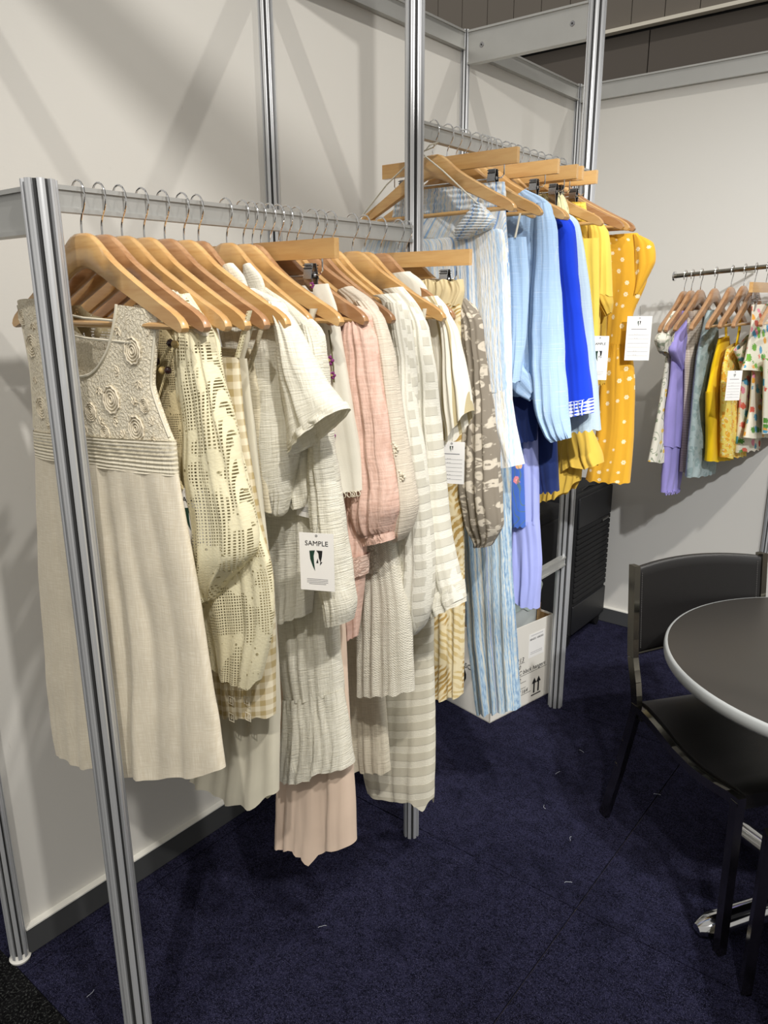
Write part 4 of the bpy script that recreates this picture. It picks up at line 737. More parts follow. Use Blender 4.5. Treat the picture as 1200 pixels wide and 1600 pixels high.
  ('ruffle_tier', 'satin_lilac', [(0.1252, -1.0735, 0.2168, -1.0572), (0.1313, -1.2099, 0.2323, -1.188), (0.1434, -1.3295, 0.2315, -1.3283)], {'t': [0.024, 0.032, 0.034], 'f': (4, 0.003, 0.01), 'nu': 50, 'v1': [(0, 1.6), (0.2, 1.8), (0.4, 2.0), (1, 2.02)]}),
 ]),
 ('slub_camisole', 'top', 'light blue gathered camisole on thin white straps, left of the knotted blouse', (0.515, 1.18, 2.056, 0), [
  ('body', 'slub_blue', [(0.0989, -0.2766, 0.2155, -0.2746), (0.1223, -0.3817, 0.2283, -0.3836), (0.1372, -0.5134, 0.2274, -0.5115), (0.1525, -0.6486, 0.2146, -0.638)], {'t': [0.014, 0.018, 0.018, 0.018], 'f': (7, 0.003, 0.005)}),
  ('strap', 'ivory_trim', [(0.2001, -0.2189, 0.2055, -0.2192), (0.1881, -0.2763, 0.1937, -0.2766)], {'t': 0.003, 'f': (1, 0, 0), 'off': 0.012, 'nu': 5, 'nv': 10}),
 ]),
 ('navy_blouse', 'top', 'navy blue top whose hem shows below the knot of the light blue blouse', (0.515, 1.29, 2.056, 0), [
  ('body', 'cotton_navy', [(0.0745, -0.3116, 0.1925, -0.3159), (0.0961, -0.5894, 0.2167, -0.5843), (0.1169, -0.7336, 0.2185, -0.7252), (0.1504, -0.8271, 0.2153, -0.8126)], {'t': 0.016, 'f': (3, 0.001, 0.004)}),
 ]),
 ('navy_skirt', 'skirt', 'dark navy skirt showing under the knotted blue blouse', (0.515, 1.355, 2.056, 0), [
  ('skirt', 'cotton_navy', [(-0.0317, -0.1919, 0.1515, -0.1878), (0.0184, -0.3955, 0.1668, -0.3973), (0.0693, -0.5945, 0.1933, -0.5893), (0.0973, -0.7426, 0.2335, -0.7313), (0.1837, -0.9799, 0.2598, -0.9683)], {'t': 0.022, 'f': (4, 0.002, 0.006)}),
 ]),
 ('chambray_blouse', 'blouse', 'light blue slub blouse with knotted front and long gathered sleeve', (0.515, 1.275, 2.056, 0), [
  ('body', 'slub_blue', [(0.1265, -0.1717, 0.1578, -0.149), (0.0995, -0.2228, 0.2342, -0.1954), (0.0846, -0.346, 0.258, -0.3507), (0.1018, -0.5176, 0.2604, -0.5142), (0.1166, -0.6232, 0.2398, -0.6168), (0.1345, -0.7031, 0.223, -0.663)], {'t': [0.012, 0.016, 0.02, 0.024, 0.024, 0.02], 'f': (5, 0.002, 0.007), 'wr': 0.006, 'v1': [(0, 4.7), (0.3, 5.0), (0.6, 5.1), (1, 4.6)]}),
  ('sleeve', 'slub_blue', [(0.1989, -0.1866, 0.2302, -0.189), (0.1998, -0.2369, 0.2508, -0.2322), (0.1983, -0.3491, 0.269, -0.351), (0.1958, -0.4817, 0.288, -0.4806), (0.204, -0.6012, 0.3009, -0.5967), (0.2262, -0.7229, 0.3159, -0.7154), (0.2575, -0.7914, 0.3267, -0.7667), (0.274, -0.8076, 0.3319, -0.789)], {'t': [0.012, 0.022, 0.026, 0.03, 0.034, 0.036, 0.028, 0.016], 'f': (4, 0.002, 0.009), 'off': 0.014, 'wr': 0.008, 'pk': (7, 0.005, 10)}),
  ('knot', 'slub_blue', [(0.1292, -0.5835, 0.1669, -0.5715), (0.1374, -0.631, 0.1927, -0.6105), (0.164, -0.6776, 0.2292, -0.6347), (0.213, -0.6972, 0.2306, -0.659)], {'t': 0.016, 'f': (2, 0.003, 0.004), 'off': 0.03, 'nu': 20, 'nv': 16}),
 ]),
 ('cobalt_blouse', 'blouse', 'vivid cobalt blue blouse with white embroidered sleeve cuff', (0.515, 1.385, 2.056, 0), [
  ('body', 'cotton_cobalt', [(0.1575, -0.2271, 0.2059, -0.2006), (0.1702, -0.2779, 0.2497, -0.2424), (0.1899, -0.4494, 0.2767, -0.4492), (0.2124, -0.6627, 0.2908, -0.6578)], {'t': 0.016, 'f': (2, 0.001, 0.005)}),
  ('sleeve', 'cotton_cobalt', [(0.1945, -0.1998, 0.2215, -0.2098), (0.2002, -0.2627, 0.2522, -0.2523), (0.2082, -0.3636, 0.271, -0.365), (0.2253, -0.4839, 0.294, -0.4831), (0.2377, -0.5893, 0.3162, -0.586), (0.2553, -0.7109, 0.3371, -0.6939)], {'t': [0.012, 0.022, 0.026, 0.028, 0.032, 0.034], 'f': (2, 0.002, 0.007), 'off': 0.012, 'wr': 0.004}),
  ('cuff', 'cuff_embroidery', [(0.2553, -0.7109, 0.337, -0.6921), (0.262, -0.7544, 0.3419, -0.7328)], {'t': 0.035, 'f': (4, 0.006, 0.006), 'off': 0.012, 'nu': 50, 'nv': 10}),
 ]),
 ('pale_blue_shirt', 'shirt', 'pale grey-blue long shirt between the cobalt blouse and lemon shirt', (0.515, 1.435, 2.056, 0), [
  ('body', 'slub_grey', [(0.1301, -0.1967, 0.1768, -0.1881), (0.1722, -0.2416, 0.2365, -0.2252), (0.2015, -0.3972, 0.2806, -0.3982), (0.2257, -0.5928, 0.3113, -0.5892), (0.2516, -0.8067, 0.3412, -0.7865)], {'t': [0.012, 0.018, 0.022, 0.026, 0.028], 'f': (2, 0.002, 0.006), 'wr': 0.004}),
 ]),
 ('citrus_skirt', 'skirt', 'clipped cream skirt with yellow flowers, behind the cobalt blouse', (0.515, 1.505, 2.056, 0), [
  ('waist', 'floral_citrus', [(0.0698, -0.1297, 0.1428, -0.1289), (0.0761, -0.1703, 0.1699, -0.1821), (0.1022, -0.3408, 0.1843, -0.343), (0.1382, -0.6008, 0.2049, -0.598)], {'t': 0.018, 'f': (9, 0.003, 0.004), 'nu': 50}),
 ]),
 ('lemon_cami', 'top', 'strappy lemon yellow top with a sample card, in front of the lemon shirt', (0.515, 1.548, 2.056, 0), [
  ('body', 'cotton_lemon', [(0.1483, -0.2601, 0.2474, -0.2597), (0.1787, -0.4144, 0.2609, -0.4151), (0.1988, -0.5629, 0.2677, -0.5608), (0.2168, -0.6766, 0.2679, -0.6734)], {'t': 0.016, 'f': (4, 0.002, 0.005)}),
 ]),
 ('mustard_skirt', 'skirt', 'mustard yellow skirt with smocked waist and wavy ruffled hem', (0.515, 1.6, 2.056, 0), [
  ('waistband', 'cotton_lemon', [(0.0639, -0.1492, 0.1775, -0.1541), (0.0711, -0.1987, 0.1851, -0.2057)], {'t': 0.02, 'f': (14, 0.002, 0.002), 'rib': (5, 0.002), 'nu': 60, 'nv': 20}),
  ('skirt', 'cotton_mustard', [(0.0709, -0.195, 0.1849, -0.2022), (0.0999, -0.3948, 0.2005, -0.3961), (0.0998, -0.6884, 0.2143, -0.6813), (0.0846, -0.8971, 0.2225, -0.8607), (0.0711, -1.0768, 0.2159, -1.0175)], {'t': [0.02, 0.024, 0.028, 0.034, 0.04], 'f': (6, 0.003, 0.009), 'wr': 0.006, 'v1': [(0, 4.02), (0.5, 4.05), (0.8, 3.95), (1, 3.75)]}),
  ('ruffle', 'cotton_mustard', [(0.1311, -0.8374, 0.2448, -0.8139), (0.1478, -0.8898, 0.2813, -0.8825), (0.1616, -0.9681, 0.2923, -0.9177)], {'t': [0.03, 0.042, 0.05], 'f': (5, 0.005, 0.014), 'off': 0.01, 'nu': 60, 'nv': 20, 'v1': [(0, 2), (0.4, 1.7), (0.7, 2.1), (1, 2)]}),
 ]),
 ('lemon_shirt', 'shirt', 'lemon yellow shirt with wide short sleeve', (0.515, 1.645, 2.056, 0), [
  ('body', 'cotton_lemon', [(0.1079, -0.1924, 0.1854, -0.1812), (0.1324, -0.2451, 0.2295, -0.2357), (0.1542, -0.4142, 0.2269, -0.4147), (0.1824, -0.6075, 0.2287, -0.6056)], {'t': 0.016, 'f': (4, 0.001, 0.004)}),
  ('sleeve', 'cotton_lemon', [(0.1693, -0.1819, 0.2028, -0.1984), (0.1773, -0.2383, 0.2375, -0.2361), (0.1874, -0.3211, 0.2507, -0.305), (0.1954, -0.4051, 0.2636, -0.4187)], {'t': [0.012, 0.022, 0.028, 0.032], 'f': (4, 0.001, 0.006), 'off': 0.012}),
  ('sleeve_hem', 'cotton_mustard', [(0.1971, -0.3995, 0.2613, -0.415), (0.2204, -0.4372, 0.2673, -0.441), (0.2482, -0.4804, 0.2654, -0.4671)], {'t': [0.03, 0.028, 0.008], 'f': (3, 0.003, 0.006), 'off': 0.012, 'nv': 12}),
 ]),
 ('ochre_top', 'top', 'thin ochre top squeezed between the lemon shirt and the dotted dress', (0.515, 1.7, 2.056, 0), [
  ('body', 'cotton_ochre', [(0.1487, -0.2993, 0.2256, -0.3021), (0.1745, -0.453, 0.2228, -0.4529), (0.1938, -0.6912, 0.2345, -0.6887)], {'t': 0.016, 'f': (3, 0.001, 0.004)}),
 ]),
 ('dotted_dress', 'dress', 'mustard dress with white daisy dots and cap sleeve, nearest the far wall', (0.515, 1.79, 2.056, 0), [
  ('bodice', 'dots_mustard', [(0.1618, -0.2349, 0.2669, -0.2329), (0.1764, -0.2873, 0.3028, -0.2792), (0.1858, -0.3554, 0.3075, -0.3771), (0.1907, -0.4739, 0.273, -0.4734), (0.1893, -0.5689, 0.2705, -0.5684)], {'t': [0.014, 0.02, 0.024, 0.022, 0.02], 'f': (2, 0.002, 0.005), 'nu': 50}),
  ('sleeve', 'dots_mustard', [(0.2591, -0.2362, 0.2796, -0.241), (0.2662, -0.2721, 0.3213, -0.2652), (0.2718, -0.3383, 0.3323, -0.3213), (0.2746, -0.4189, 0.2903, -0.4113)], {'t': [0.01, 0.02, 0.022, 0.012], 'f': (2, 0.002, 0.003), 'off': 0.01}),
  ('skirt', 'dots_mustard', [(0.189, -0.5648, 0.2702, -0.5644), (0.1815, -0.6998, 0.2943, -0.6764), (0.1806, -0.8712, 0.3054, -0.8582), (0.1547, -1.0256, 0.3059, -1.0195)], {'t': [0.02, 0.03, 0.034, 0.036], 'f': (4, 0.002, 0.007), 'nu': 60, 'pk': (0, 0.003, 18)}),
 ]),
 ('ruffled_floral_dress', 'dress', 'white floral dress with frilled sleeve, leftmost on the chrome wall rail', (0.672, 2.62, 1.7234, 90), [
  ('body', 'floral_white', [(-0.113, -0.1787, 0.0371, -0.1364), (-0.1312, -0.3276, 0.1605, -0.3455), (-0.1498, -0.4791, 0.1876, -0.5127), (-0.1838, -0.6311, 0.1974, -0.6843), (-0.2154, -0.7372, 0.1635, -0.8008)], {'t': [0.012, 0.018, 0.022, 0.026, 0.03], 'f': (5, 0.002, 0.006)}),
  ('sleeve', 'floral_white', [(-0.1376, -0.1439, -0.0342, -0.1355), (-0.2124, -0.1884, -0.0944, -0.1916), (-0.2743, -0.2464, -0.0903, -0.2592), (-0.2348, -0.2919, -0.1175, -0.3234)], {'t': [0.012, 0.022, 0.03, 0.02], 'f': (4, 0.002, 0.006), 'off': 0.01, 'pk': (2, 0.006, 12)}),
 ]),
 ('lilac_eyelet_dress', 'dress', 'lilac eyelet dress with flutter sleeve and scalloped underskirt on the wall rail', (0.7, 2.62, 1.7256, 90), [
  ('body', 'eyelet_lilac', [(-0.117, -0.1463, 0.0214, -0.1383), (-0.1538, -0.2776, 0.1121, -0.2906), (-0.1406, -0.4036, 0.1304, -0.4254), (-0.1503, -0.5307, 0.1583, -0.5655), (-0.1386, -0.6845, 0.1745, -0.7262)], {'t': [0.012, 0.018, 0.02, 0.026, 0.03], 'f': (5, 0.002, 0.006)}),
  ('sleeve', 'eyelet_lilac', [(-0.1017, -0.1466, -0.0347, -0.1376), (-0.1715, -0.2156, -0.051, -0.2121), (-0.2152, -0.2941, -0.0731, -0.2942), (-0.0794, -0.3777, -0.0507, -0.3695)], {'t': [0.01, 0.02, 0.026, 0.01], 'f': (3, 0.002, 0.006), 'off': 0.014}),
  ('underskirt', 'eyelet_lilac', [(-0.1367, -0.6635, 0.0793, -0.6951), (-0.1227, -0.8003, 0.0975, -0.84), (-0.1157, -0.8841, 0.0746, -0.9049)], {'t': 0.022, 'f': (4, 0.002, 0.005)}),
 ]),
 ('beige_check_dress', 'dress', 'beige fine-check dress with frilled shoulder between the lilac and grey-green dresses', (0.735, 2.62, 1.7284, 90), [
  ('body', 'check_beige', [(-0.1233, -0.1585, 0.041, -0.1463), (-0.0924, -0.3324, 0.1266, -0.3458), (-0.0434, -0.5427, 0.1855, -0.5685), (-0.0101, -0.813, 0.2478, -0.8591)], {'t': [0.014, 0.02, 0.022, 0.026], 'f': (5, 0.002, 0.006)}),
  ('shoulder_frill', 'check_beige', [(-0.1494, -0.1485, 0.0077, -0.1459), (-0.0843, -0.2083, 0.0433, -0.2019), (-0.0235, -0.2983, 0.0391, -0.2887)], {'t': 0.022, 'f': (4, 0.003, 0.005), 'off': 0.008}),
 ]),
 ('sage_dress', 'dress', 'grey-green sleeveless floral dress with gathered hem on the wall rail', (0.79, 2.62, 1.7328, 90), [
  ('body', 'floral_sage', [(-0.0605, -0.1515, 0.0317, -0.1504), (-0.1039, -0.2599, 0.0925, -0.2426), (-0.1274, -0.3323, 0.1417, -0.3488), (-0.1168, -0.5342, 0.217, -0.5719), (-0.1065, -0.6916, 0.2645, -0.7483)], {'t': [0.014, 0.018, 0.02, 0.024, 0.028], 'f': (5, 0.002, 0.006), 'v0': [(0, 0), (1, 0)]}),
  ('hem_ruffle', 'floral_sage', [(-0.1091, -0.6833, 0.261, -0.7391), (-0.0912, -0.8171, 0.2675, -0.8596)], {'t': 0.03, 'f': (8, 0.005, 0.007)}),
 ]),
 ('yellow_cami_dress', 'dress', 'plain bright yellow strappy dress on the wall rail', (0.85, 2.62, 1.7376, 90), [
  ('bodice', 'cotton_yellow', [(-0.079, -0.2641, 0.0403, -0.2567), (-0.127, -0.359, 0.1261, -0.3761), (-0.1627, -0.4643, 0.1661, -0.4958)], {'t': [0.012, 0.016, 0.018], 'f': (4, 0.001, 0.003)}),
  ('skirt', 'cotton_yellow', [(-0.1645, -0.4591, 0.1638, -0.4902), (-0.1208, -0.5589, 0.2186, -0.5995), (-0.0742, -0.6421, 0.2659, -0.6895), (-0.0513, -0.7537, 0.3009, -0.798)], {'t': [0.018, 0.024, 0.028, 0.03], 'f': (6, 0.002, 0.007)}),
  ('strap', 'cotton_yellow', [(-0.093, -0.1842, -0.05, -0.1851), (-0.0616, -0.2211, -0.0267, -0.2222), (-0.0335, -0.271, -0.0088, -0.2671)], {'t': 0.003, 'f': (1, 0, 0), 'off': 0.01, 'nu': 5, 'nv': 10}),
 ]),
 ('yellow_floral_dress', 'dress', 'yellow and orange floral strappy dress beside the plain yellow one', (0.896, 2.62, 1.7413, 90), [
  ('bodice', 'floral_orange', [(-0.1307, -0.3002, 0.0125, -0.2828), (-0.1533, -0.3708, 0.1025, -0.3812), (-0.1442, -0.4371, 0.1359, -0.4565)], {'t': [0.012, 0.016, 0.018], 'f': (4, 0.001, 0.003)}),
  ('skirt', 'floral_orange', [(-0.1462, -0.432, 0.1359, -0.4565), (-0.0851, -0.5882, 0.2321, -0.6282), (-0.0259, -0.7399, 0.3232, -0.7852)], {'t': [0.018, 0.026, 0.03], 'f': (5, 0.002, 0.007)}),
  ('strap', 'cotton_yellow', [(-0.0803, -0.1711, -0.0356, -0.1718), (-0.0397, -0.2246, -0.0123, -0.2255), (-0.0596, -0.3038, -0.0344, -0.3002)], {'t': 0.003, 'f': (1, 0, 0), 'off': 0.01, 'nu': 5, 'nv': 10}),
 ]),
 ('tropical_cami', 'dress', 'white tropical print strappy dress behind the printed card', (0.935, 2.62, 1.7444, 90), [
  ('body', 'tropical', [(-0.1721, -0.3069, 0.0578, -0.2498), (-0.0521, -0.3792, 0.1886, -0.3962), (-0.0003, -0.4959, 0.2832, -0.5242), (0.0434, -0.7254, 0.4145, -0.7661)], {'t': [0.012, 0.018, 0.022, 0.028], 'f': (4, 0.002, 0.005)}),
 ]),
 ('tropical_set', 'dress', 'white two-piece with coloured sunset and palm print, cut off by the picture edge', (0.975, 2.62, 1.7476, 90), [
  ('top', 'tropical', [(-0.1588, -0.1436, 0.2276, -0.1421), (-0.1397, -0.2218, 0.3968, -0.2378), (-0.1579, -0.3375, 0.5689, -0.382), (-0.1839, -0.3781, 0.6669, -0.4574)], {'t': [0.014, 0.018, 0.026, 0.032], 'f': (5, 0.002, 0.006)}),
  ('skirt', 'tropical', [(-0.0419, -0.3884, 0.5093, -0.4285), (-0.0054, -0.5462, 0.7186, -0.6279), (-0.0313, -0.6553, 0.8911, -0.7736)], {'t': [0.018, 0.026, 0.034], 'f': (6, 0.003, 0.008)}),
 ]),
 ('tropical_dress', 'dress', 'second tropical print dress partly outside the picture, right of the two-piece', (1.03, 2.62, 1.752, 90), [
  ('body', 'tropical', [(-0.1183, -0.3421, 0.5208, -0.3812), (-0.0507, -0.4916, 0.7132, -0.5678), (0.0076, -0.644, 0.9149, -0.7566)], {'t': 0.024, 'f': (4, 0.002, 0.006)}),
 ]),
]

SURF = {}; ROOT = {}
for gi, (nm, cat, label, (x, y, z, phi), parts) in enumerate(GARMENTS):
    g = thing(nm, (x, y, z), label, cat, rz=math.radians(phi)); ROOT[nm] = g
    tag(g, group='garments on the near rail' if z < 1.9 and phi == 0 else ('garments on the far rail' if z > 1.9 else 'garments on the wall rail'))
    for pi_, (pn, mat, rows, o) in enumerate(parts):
        ob, f = cloth(pn, mat, rows, o, gi*7+pi_*3+1, g); SURF[(nm, pn)] = (f, len(rows)-1); SURF[(nm, pi_)] = (f, len(rows)-1)

# crochet rosettes on the sundress bodice
def ring(b, c, r, th, n=22, sq=1.0, f=None, mi=0, wav=0, wn=0):
    pts = []
    for k in range(n):
        a = 2*PI*k/n; rr = r*(1+wav*math.sin(wn*a)); pts.append((c[0]+rr*math.cos(a), c[1], c[2]+rr*sq*math.sin(a)))
    b.tube(pts, th, 5, mi, closed=True)
f, nr = SURF[('sundress', 'bodice')]
for (u, v, r) in ((.89, 1.1, .021), (.72, 2.5, .023), (.83, 3.4, .021), (.55, 2.9, .016), (.32, 2.8, .022), (.10, 1.3, .02), (.13, 2.9, .02), (.62, 3.7, .014), (.4, 3.7, .015), (.93, 2.6, .012), (.05, .6, .014)):
    c = f(u, v, -1) + Vector((0, -.001, 0)); b = B()
    for q in (.22, .46, .72): ring(b, c, r*q, r*.055, 18)
    ring(b, c, r*.96, r*.07, 40, wav=.05, wn=10); b.obj('rosette', F['linen_cream'], ROOT['sundress'])
rl = random.Random(3)
for (u, v) in ((.97, .7), (.80, .6), (.80, 1.7), (.93, 1.9), (.64, 2.2), (.86, 2.6), (.60, 3.3), (.70, 3.1), (.94, 3.2), (.74, 3.8), (.46, 2.5), (.5, 3.5), (.22, 2.3), (.2, 3.5), (.08, 2.1), (.3, 3.6), (.15, .7), (.9, 3.85)):
    c = f(u, v, -1) + Vector((0, -.0008, 0)); b = B(); a0_ = rl.uniform(0, 6.28)
    for k in range(3):
        a = a0_+k*.75; L_ = .013; d_ = Vector((math.cos(a), 0, math.sin(a))); t_ = Vector((-d_.z, 0, d_.x))
        b.tube([tuple(c), tuple(c+d_*L_*.5+t_*.003), tuple(c+d_*L_), tuple(c+d_*L_*.5-t_*.003)], .0008, 4, closed=True)
    b.obj('leaf_motif', F['linen_cream'], ROOT['sundress'])
# neck and armhole binding of the sundress
K0 = GARMENTS[0][4][0][3]['v0']
B().tube([tuple(f(.5-.285*math.cos(PI*i/60), curve1(K0, .5-.285*math.cos(PI*i/60)), -1)+Vector((0, -.001, 0))) for i in range(61)], .0026, 6).obj('neck_binding', F['ivory_trim'], ROOT['sundress'])
for q_ in (.995, .005): B().tube([tuple(f(q_, .3+3.4*i/24, -1)) for i in range(25)], .0026, 6).obj('armhole_binding', F['ivory_trim'], ROOT['sundress'])
# seat inner hanging loops (white ribbons across the hanger of the sundress)
b = B()
for z0_, s_ in ((-.208, .10), (-.241, .13)): b.tube([(-s_, -.012, z0_+.01), (0, -.014, z0_), (s_, -.012, z0_-.004)], .0022, 6)
b.obj('ribbon_loop', F['ivory_trim'], ROOT['sundress'])

# beads and cord on the beaded blouse
rt = ROOT['beaded_blouse']
tan = []; 
for (s_, z_), mt in (((0.1952, -0.2446), 'beads_dark'), ((0.1566, -0.2741), 'beads_dark'), ((0.1834, -0.2871), 'beads_dark'), ((0.1411, -0.3384), 'beads_dark'),
                     ((0.2064, -0.2462), 'beads_tan'), ((0.1394, -0.2749), 'beads_tan'), ((0.1683, -0.2878), 'beads_tan'), ((0.147, -0.3464), 'beads_tan'), ((0.1645, -0.4523), 'beads_tan'), ((0.1855, -0.4768), 'beads_tan')):
    B().ball((s_, -.024, z_), .0062).obj('bead', mt, rt)
def cordpts(px): return [(s_, -.022, z_) for s_, z_ in px]
def braid(name, pts, r, mat, parent, turns=40, strands=3):
    b = B(); n = turns*6
    for k in range(strands):
        out = []
        for i in range(n+1):
            p = Vector(resample(pts, (len(pts)-1)*i/n)); a = 2*PI*turns*i/n/3 + 2*PI*k/strands
            out.append(tuple(p+Vector((r*math.cos(a), r*.5*math.sin(a), 0))))
        b.tube(out, r*.62, 5)
    return b.obj(name, mat, parent)
braid('cord', cordpts([(0.1914, -0.2497), (0.1502, -0.2836), (0.1264, -0.3056), (0.1311, -0.3476), (0.1461, -0.3924), (0.1668, -0.4334), (0.1938, -0.4788)]), .0026, F['crochet_beige'], rt)
braid('cord', cordpts([(0.206, -0.2492), (0.1723, -0.2958), (0.142, -0.3446)]), .0016, F['crochet_beige'], rt, 20)

# small square embroidery on the gingham dress
rt = ROOT['gingham_dress']; f, nr = SURF[('gingham_dress', 'body')]
for (s_, z_) in [(0.1396, -0.9199), (0.1876, -0.902), (0.2333, -0.8864), (0.1404, -0.953), (0.1864, -0.9379), (0.2344, -0.9193), (0.2397, -0.8462)]:
    b = B(); h_ = .0065
    b.tube([(s_-h_, -.029, z_-h_*1.2), (s_+h_, -.029, z_-h_*1.2), (s_+h_, -.029, z_+h_*1.2), (s_-h_, -.029, z_+h_*1.2)], .0009, 5, closed=True); b.tube([(s_, -.029, z_-.004), (s_, -.029, z_+.004)], .001, 5)
    b.obj('embroidered_square', F['stripe_tan'] if 0 else F['gauze_taupe'], rt)
# purple blossoms and looped lace on the embroidered top
rt = ROOT['embroidered_top']
for (s_, z_), r in (((0.2013, -0.2935), .0062), ((0.2072, -0.3215), .005), ((0.2005, -0.4393), .0065), ((0.1948, -0.4554), .0045), ((0.159, -0.1545), .004)):
    b = B()
    for k in range(5):
        a = 2*PI*k/5; b.ball((s_+r*math.cos(a), -.0225, z_+r*math.sin(a)), r*.6, 7, 0)
    b.ball((s_, -.026, z_), r*.5, 7, 1); b.obj('blossom', ['purple', 'beads_tan'], rt)
for P_ in ([(0.1997, -0.2366), (0.2052, -0.2726), (0.2093, -0.3054), (0.2102, -0.3349)], [(0.1911, -0.4068), (0.1953, -0.4398), (0.1928, -0.4648)]):
    B().tube([(a_, -.022, z_) for a_, z_ in P_], .0016, 5).obj('vine', 'olive', rt)
f, nr = SURF[('embroidered_top', 'body')]
b = B()
for i in range(9):
    c = f(.50+.055*i, nr, -1); ring(b, (c[0], c[1], c[2]-.005), .0055, .0011, 12)
b.obj('looped_lace', F['ivory_trim'], rt)
# raised dots on the ivory blouse sleeve
rt = ROOT['ivory_blouse']
for (s_, z_) in [(0.3071, -0.4564), (0.315, -0.4632), (0.3103, -0.4741), (0.3216, -0.5104), (0.3312, -0.5157), (0.3217, -0.5249), (0.3121, -0.5394)]:
    b = B()
    for k in range(5):
        a = 2*PI*k/5; b.ball((s_+.005*math.cos(a), -.036, z_+.005*math.sin(a)), .0028, 7)
    b.obj('flower_dot', F['ivory_trim'], rt)
# buttons strip on the gauze shirts
rt = ROOT['dotted_dress']
# eyelet scallops on the lilac underskirt
rt = ROOT['lilac_eyelet_dress']; f, nr = SURF[('lilac_eyelet_dress', 'underskirt')]; b = B()
for i in range(8):
    c = f(.06+.12*i, nr, -1); ring(b, (c[0], c[1], c[2]), .010, .0018, 14)
b.obj('scallop', F['eyelet_lilac'], rt)
# drawstrings over the puff sleeve dress hanger
b = B(); rt = ROOT['puff_sleeve_dress']
def G2(*q): return q
b.tube([(a_, -.02, z_) for a_, z_ in [(0.1663, -0.2083), (0.0489, -0.118), (-0.0201, -0.0714), (0.0055, -0.0538), (0.035, -0.0517), (0.0141, -0.0608), (-0.0288, -0.0673), (-0.1474, -0.1316), (-0.2422, -0.2019)]], .002, 6)
b.obj('drawstring', F['cotton_white'], rt)

# ------------------------------------------------------------------ sample cards
def card(loc, rz, w_, h_, kind, label, tilt=0, group='printed sample cards'):
    c = thing('sample_card', loc, label, 'card', group); c.rotation_euler = (tilt, 0, rz)
    B().box((0, 0, -h_/2), (w_, .0006, h_)).obj('sheet', 'card', c, smooth=False)
    def put(me, x, z, nm='lettering'):
        o = link(nm, me, c, (x, -.0006, z)); o.rotation_euler = (PI/2, 0, 0); return o
    def logo(x, z, s):
        b = B(); T = Matrix.Rotation(PI/2, 4, 'X')
        b.prism([(-.5*s, .46*s), (-.12*s, .5*s), (-.22*s, .1*s), (-.2*s, -.4*s), (-.14*s, -.95*s), (-.3*s, -.6*s), (-.46*s, -.1*s)], 0, .0003, 0)
        b.prism([(-.02*s, .5*s), (.4*s, .5*s), (.36*s, .1*s), (.26*s, -.35*s), (.14*s, 0), (.12*s, .3*s)], 0, .0003, 1)
        b.prism([(-.05*s, -.38*s), (.06*s, -.05*s), (.10*s, -.38*s)], 0, .0003, 1)
        b.prism([(.2*s, -.55*s), (.24*s, -.3*s), (.38*s, -.3*s)], 0, .0003, 1)
        put(b.mesh('logo', ['ink_green', 'ink'], smooth=False), x, z, 'logo')
    if kind == 'sample':
        put(text_mesh('SAMPLE', w_*.2, 'ink'), 0, -h_*.18); logo(0, -h_*.42, w_*.42)
        for k in range(4): B().box((0, -.0005, -h_*(.80+.028*k)), (w_*(.62-.12*(k > 2)), .0002, .0009)).obj('print_line', 'ink_grey', c, smooth=False)
    else:
        logo(0, -h_*.15, w_*.15); B().box((0, -.0005, -h_*.29), (w_*.62, .0002, .0018)).obj('print_line', 'ink_grey', c, smooth=False)
        for k in range(6):
            z = -h_*(.42+.095*k); B().box((.0, -.0005, z), (w_*.84, .0002, .0006)).obj('print_line', 'ink_grey', c, smooth=False)
            if k in (0, 1, 4, 5):
                put(text_mesh(('not title', 'linen', '', '', 'garment', 'size')[k] if False else '~ ~', w_*.10, 'ink_grey'), -.1*w_, z+h_*.02)
    b = B(); ring(b, (0, -.0006, -h_*.045), .0018, .0005, 10); b.tube([(0, 0, -h_*.04), (.001, .006, .012), (.0, .012, .03)], .0004, 4); b.obj('tag_thread', 'ink', c)
    return c
def cardw(px, root_y): pass
card((0.7981, 0.315, 1.2203), .45, .066, .1+.012, 'sample', 'white sample card over the long gauze shirt sleeve, logo fully visible', 0)
card((0.7173, 0.105, 1.3337), .35, .066, .112, 'sample', 'white sample card half hidden behind the sundress, below the beaded blouse', 0)
card((0.7361, 0.352, 1.3313), -.05, .05, .1, 'sample', 'narrow-looking sample card under the flutter sleeve of the gauze shirt')
card((0.779, 0.785, 1.3189), .4, .06, .098, 'form', 'ruled white card hanging below the tan striped blouse')
card((0.8226, 1.76, 1.5757), .55, .075, .135, 'form', 'ruled white card beside the dotted mustard dress against the grey wall')
card((0.8091, 1.5, 1.5255), .35, .05, .125, 'sample', 'white sample card below the lemon shirt sleeve')
card((0.659, 1.24, 1.588), .2, .03, .13, 'form', 'edge-on ruled card between the striped dress and the light blue blouse')
card((0.9601, 2.39, 1.3697), .8, .058, .11, 'form', 'white ruled card in front of the tropical dress on the wall rail')

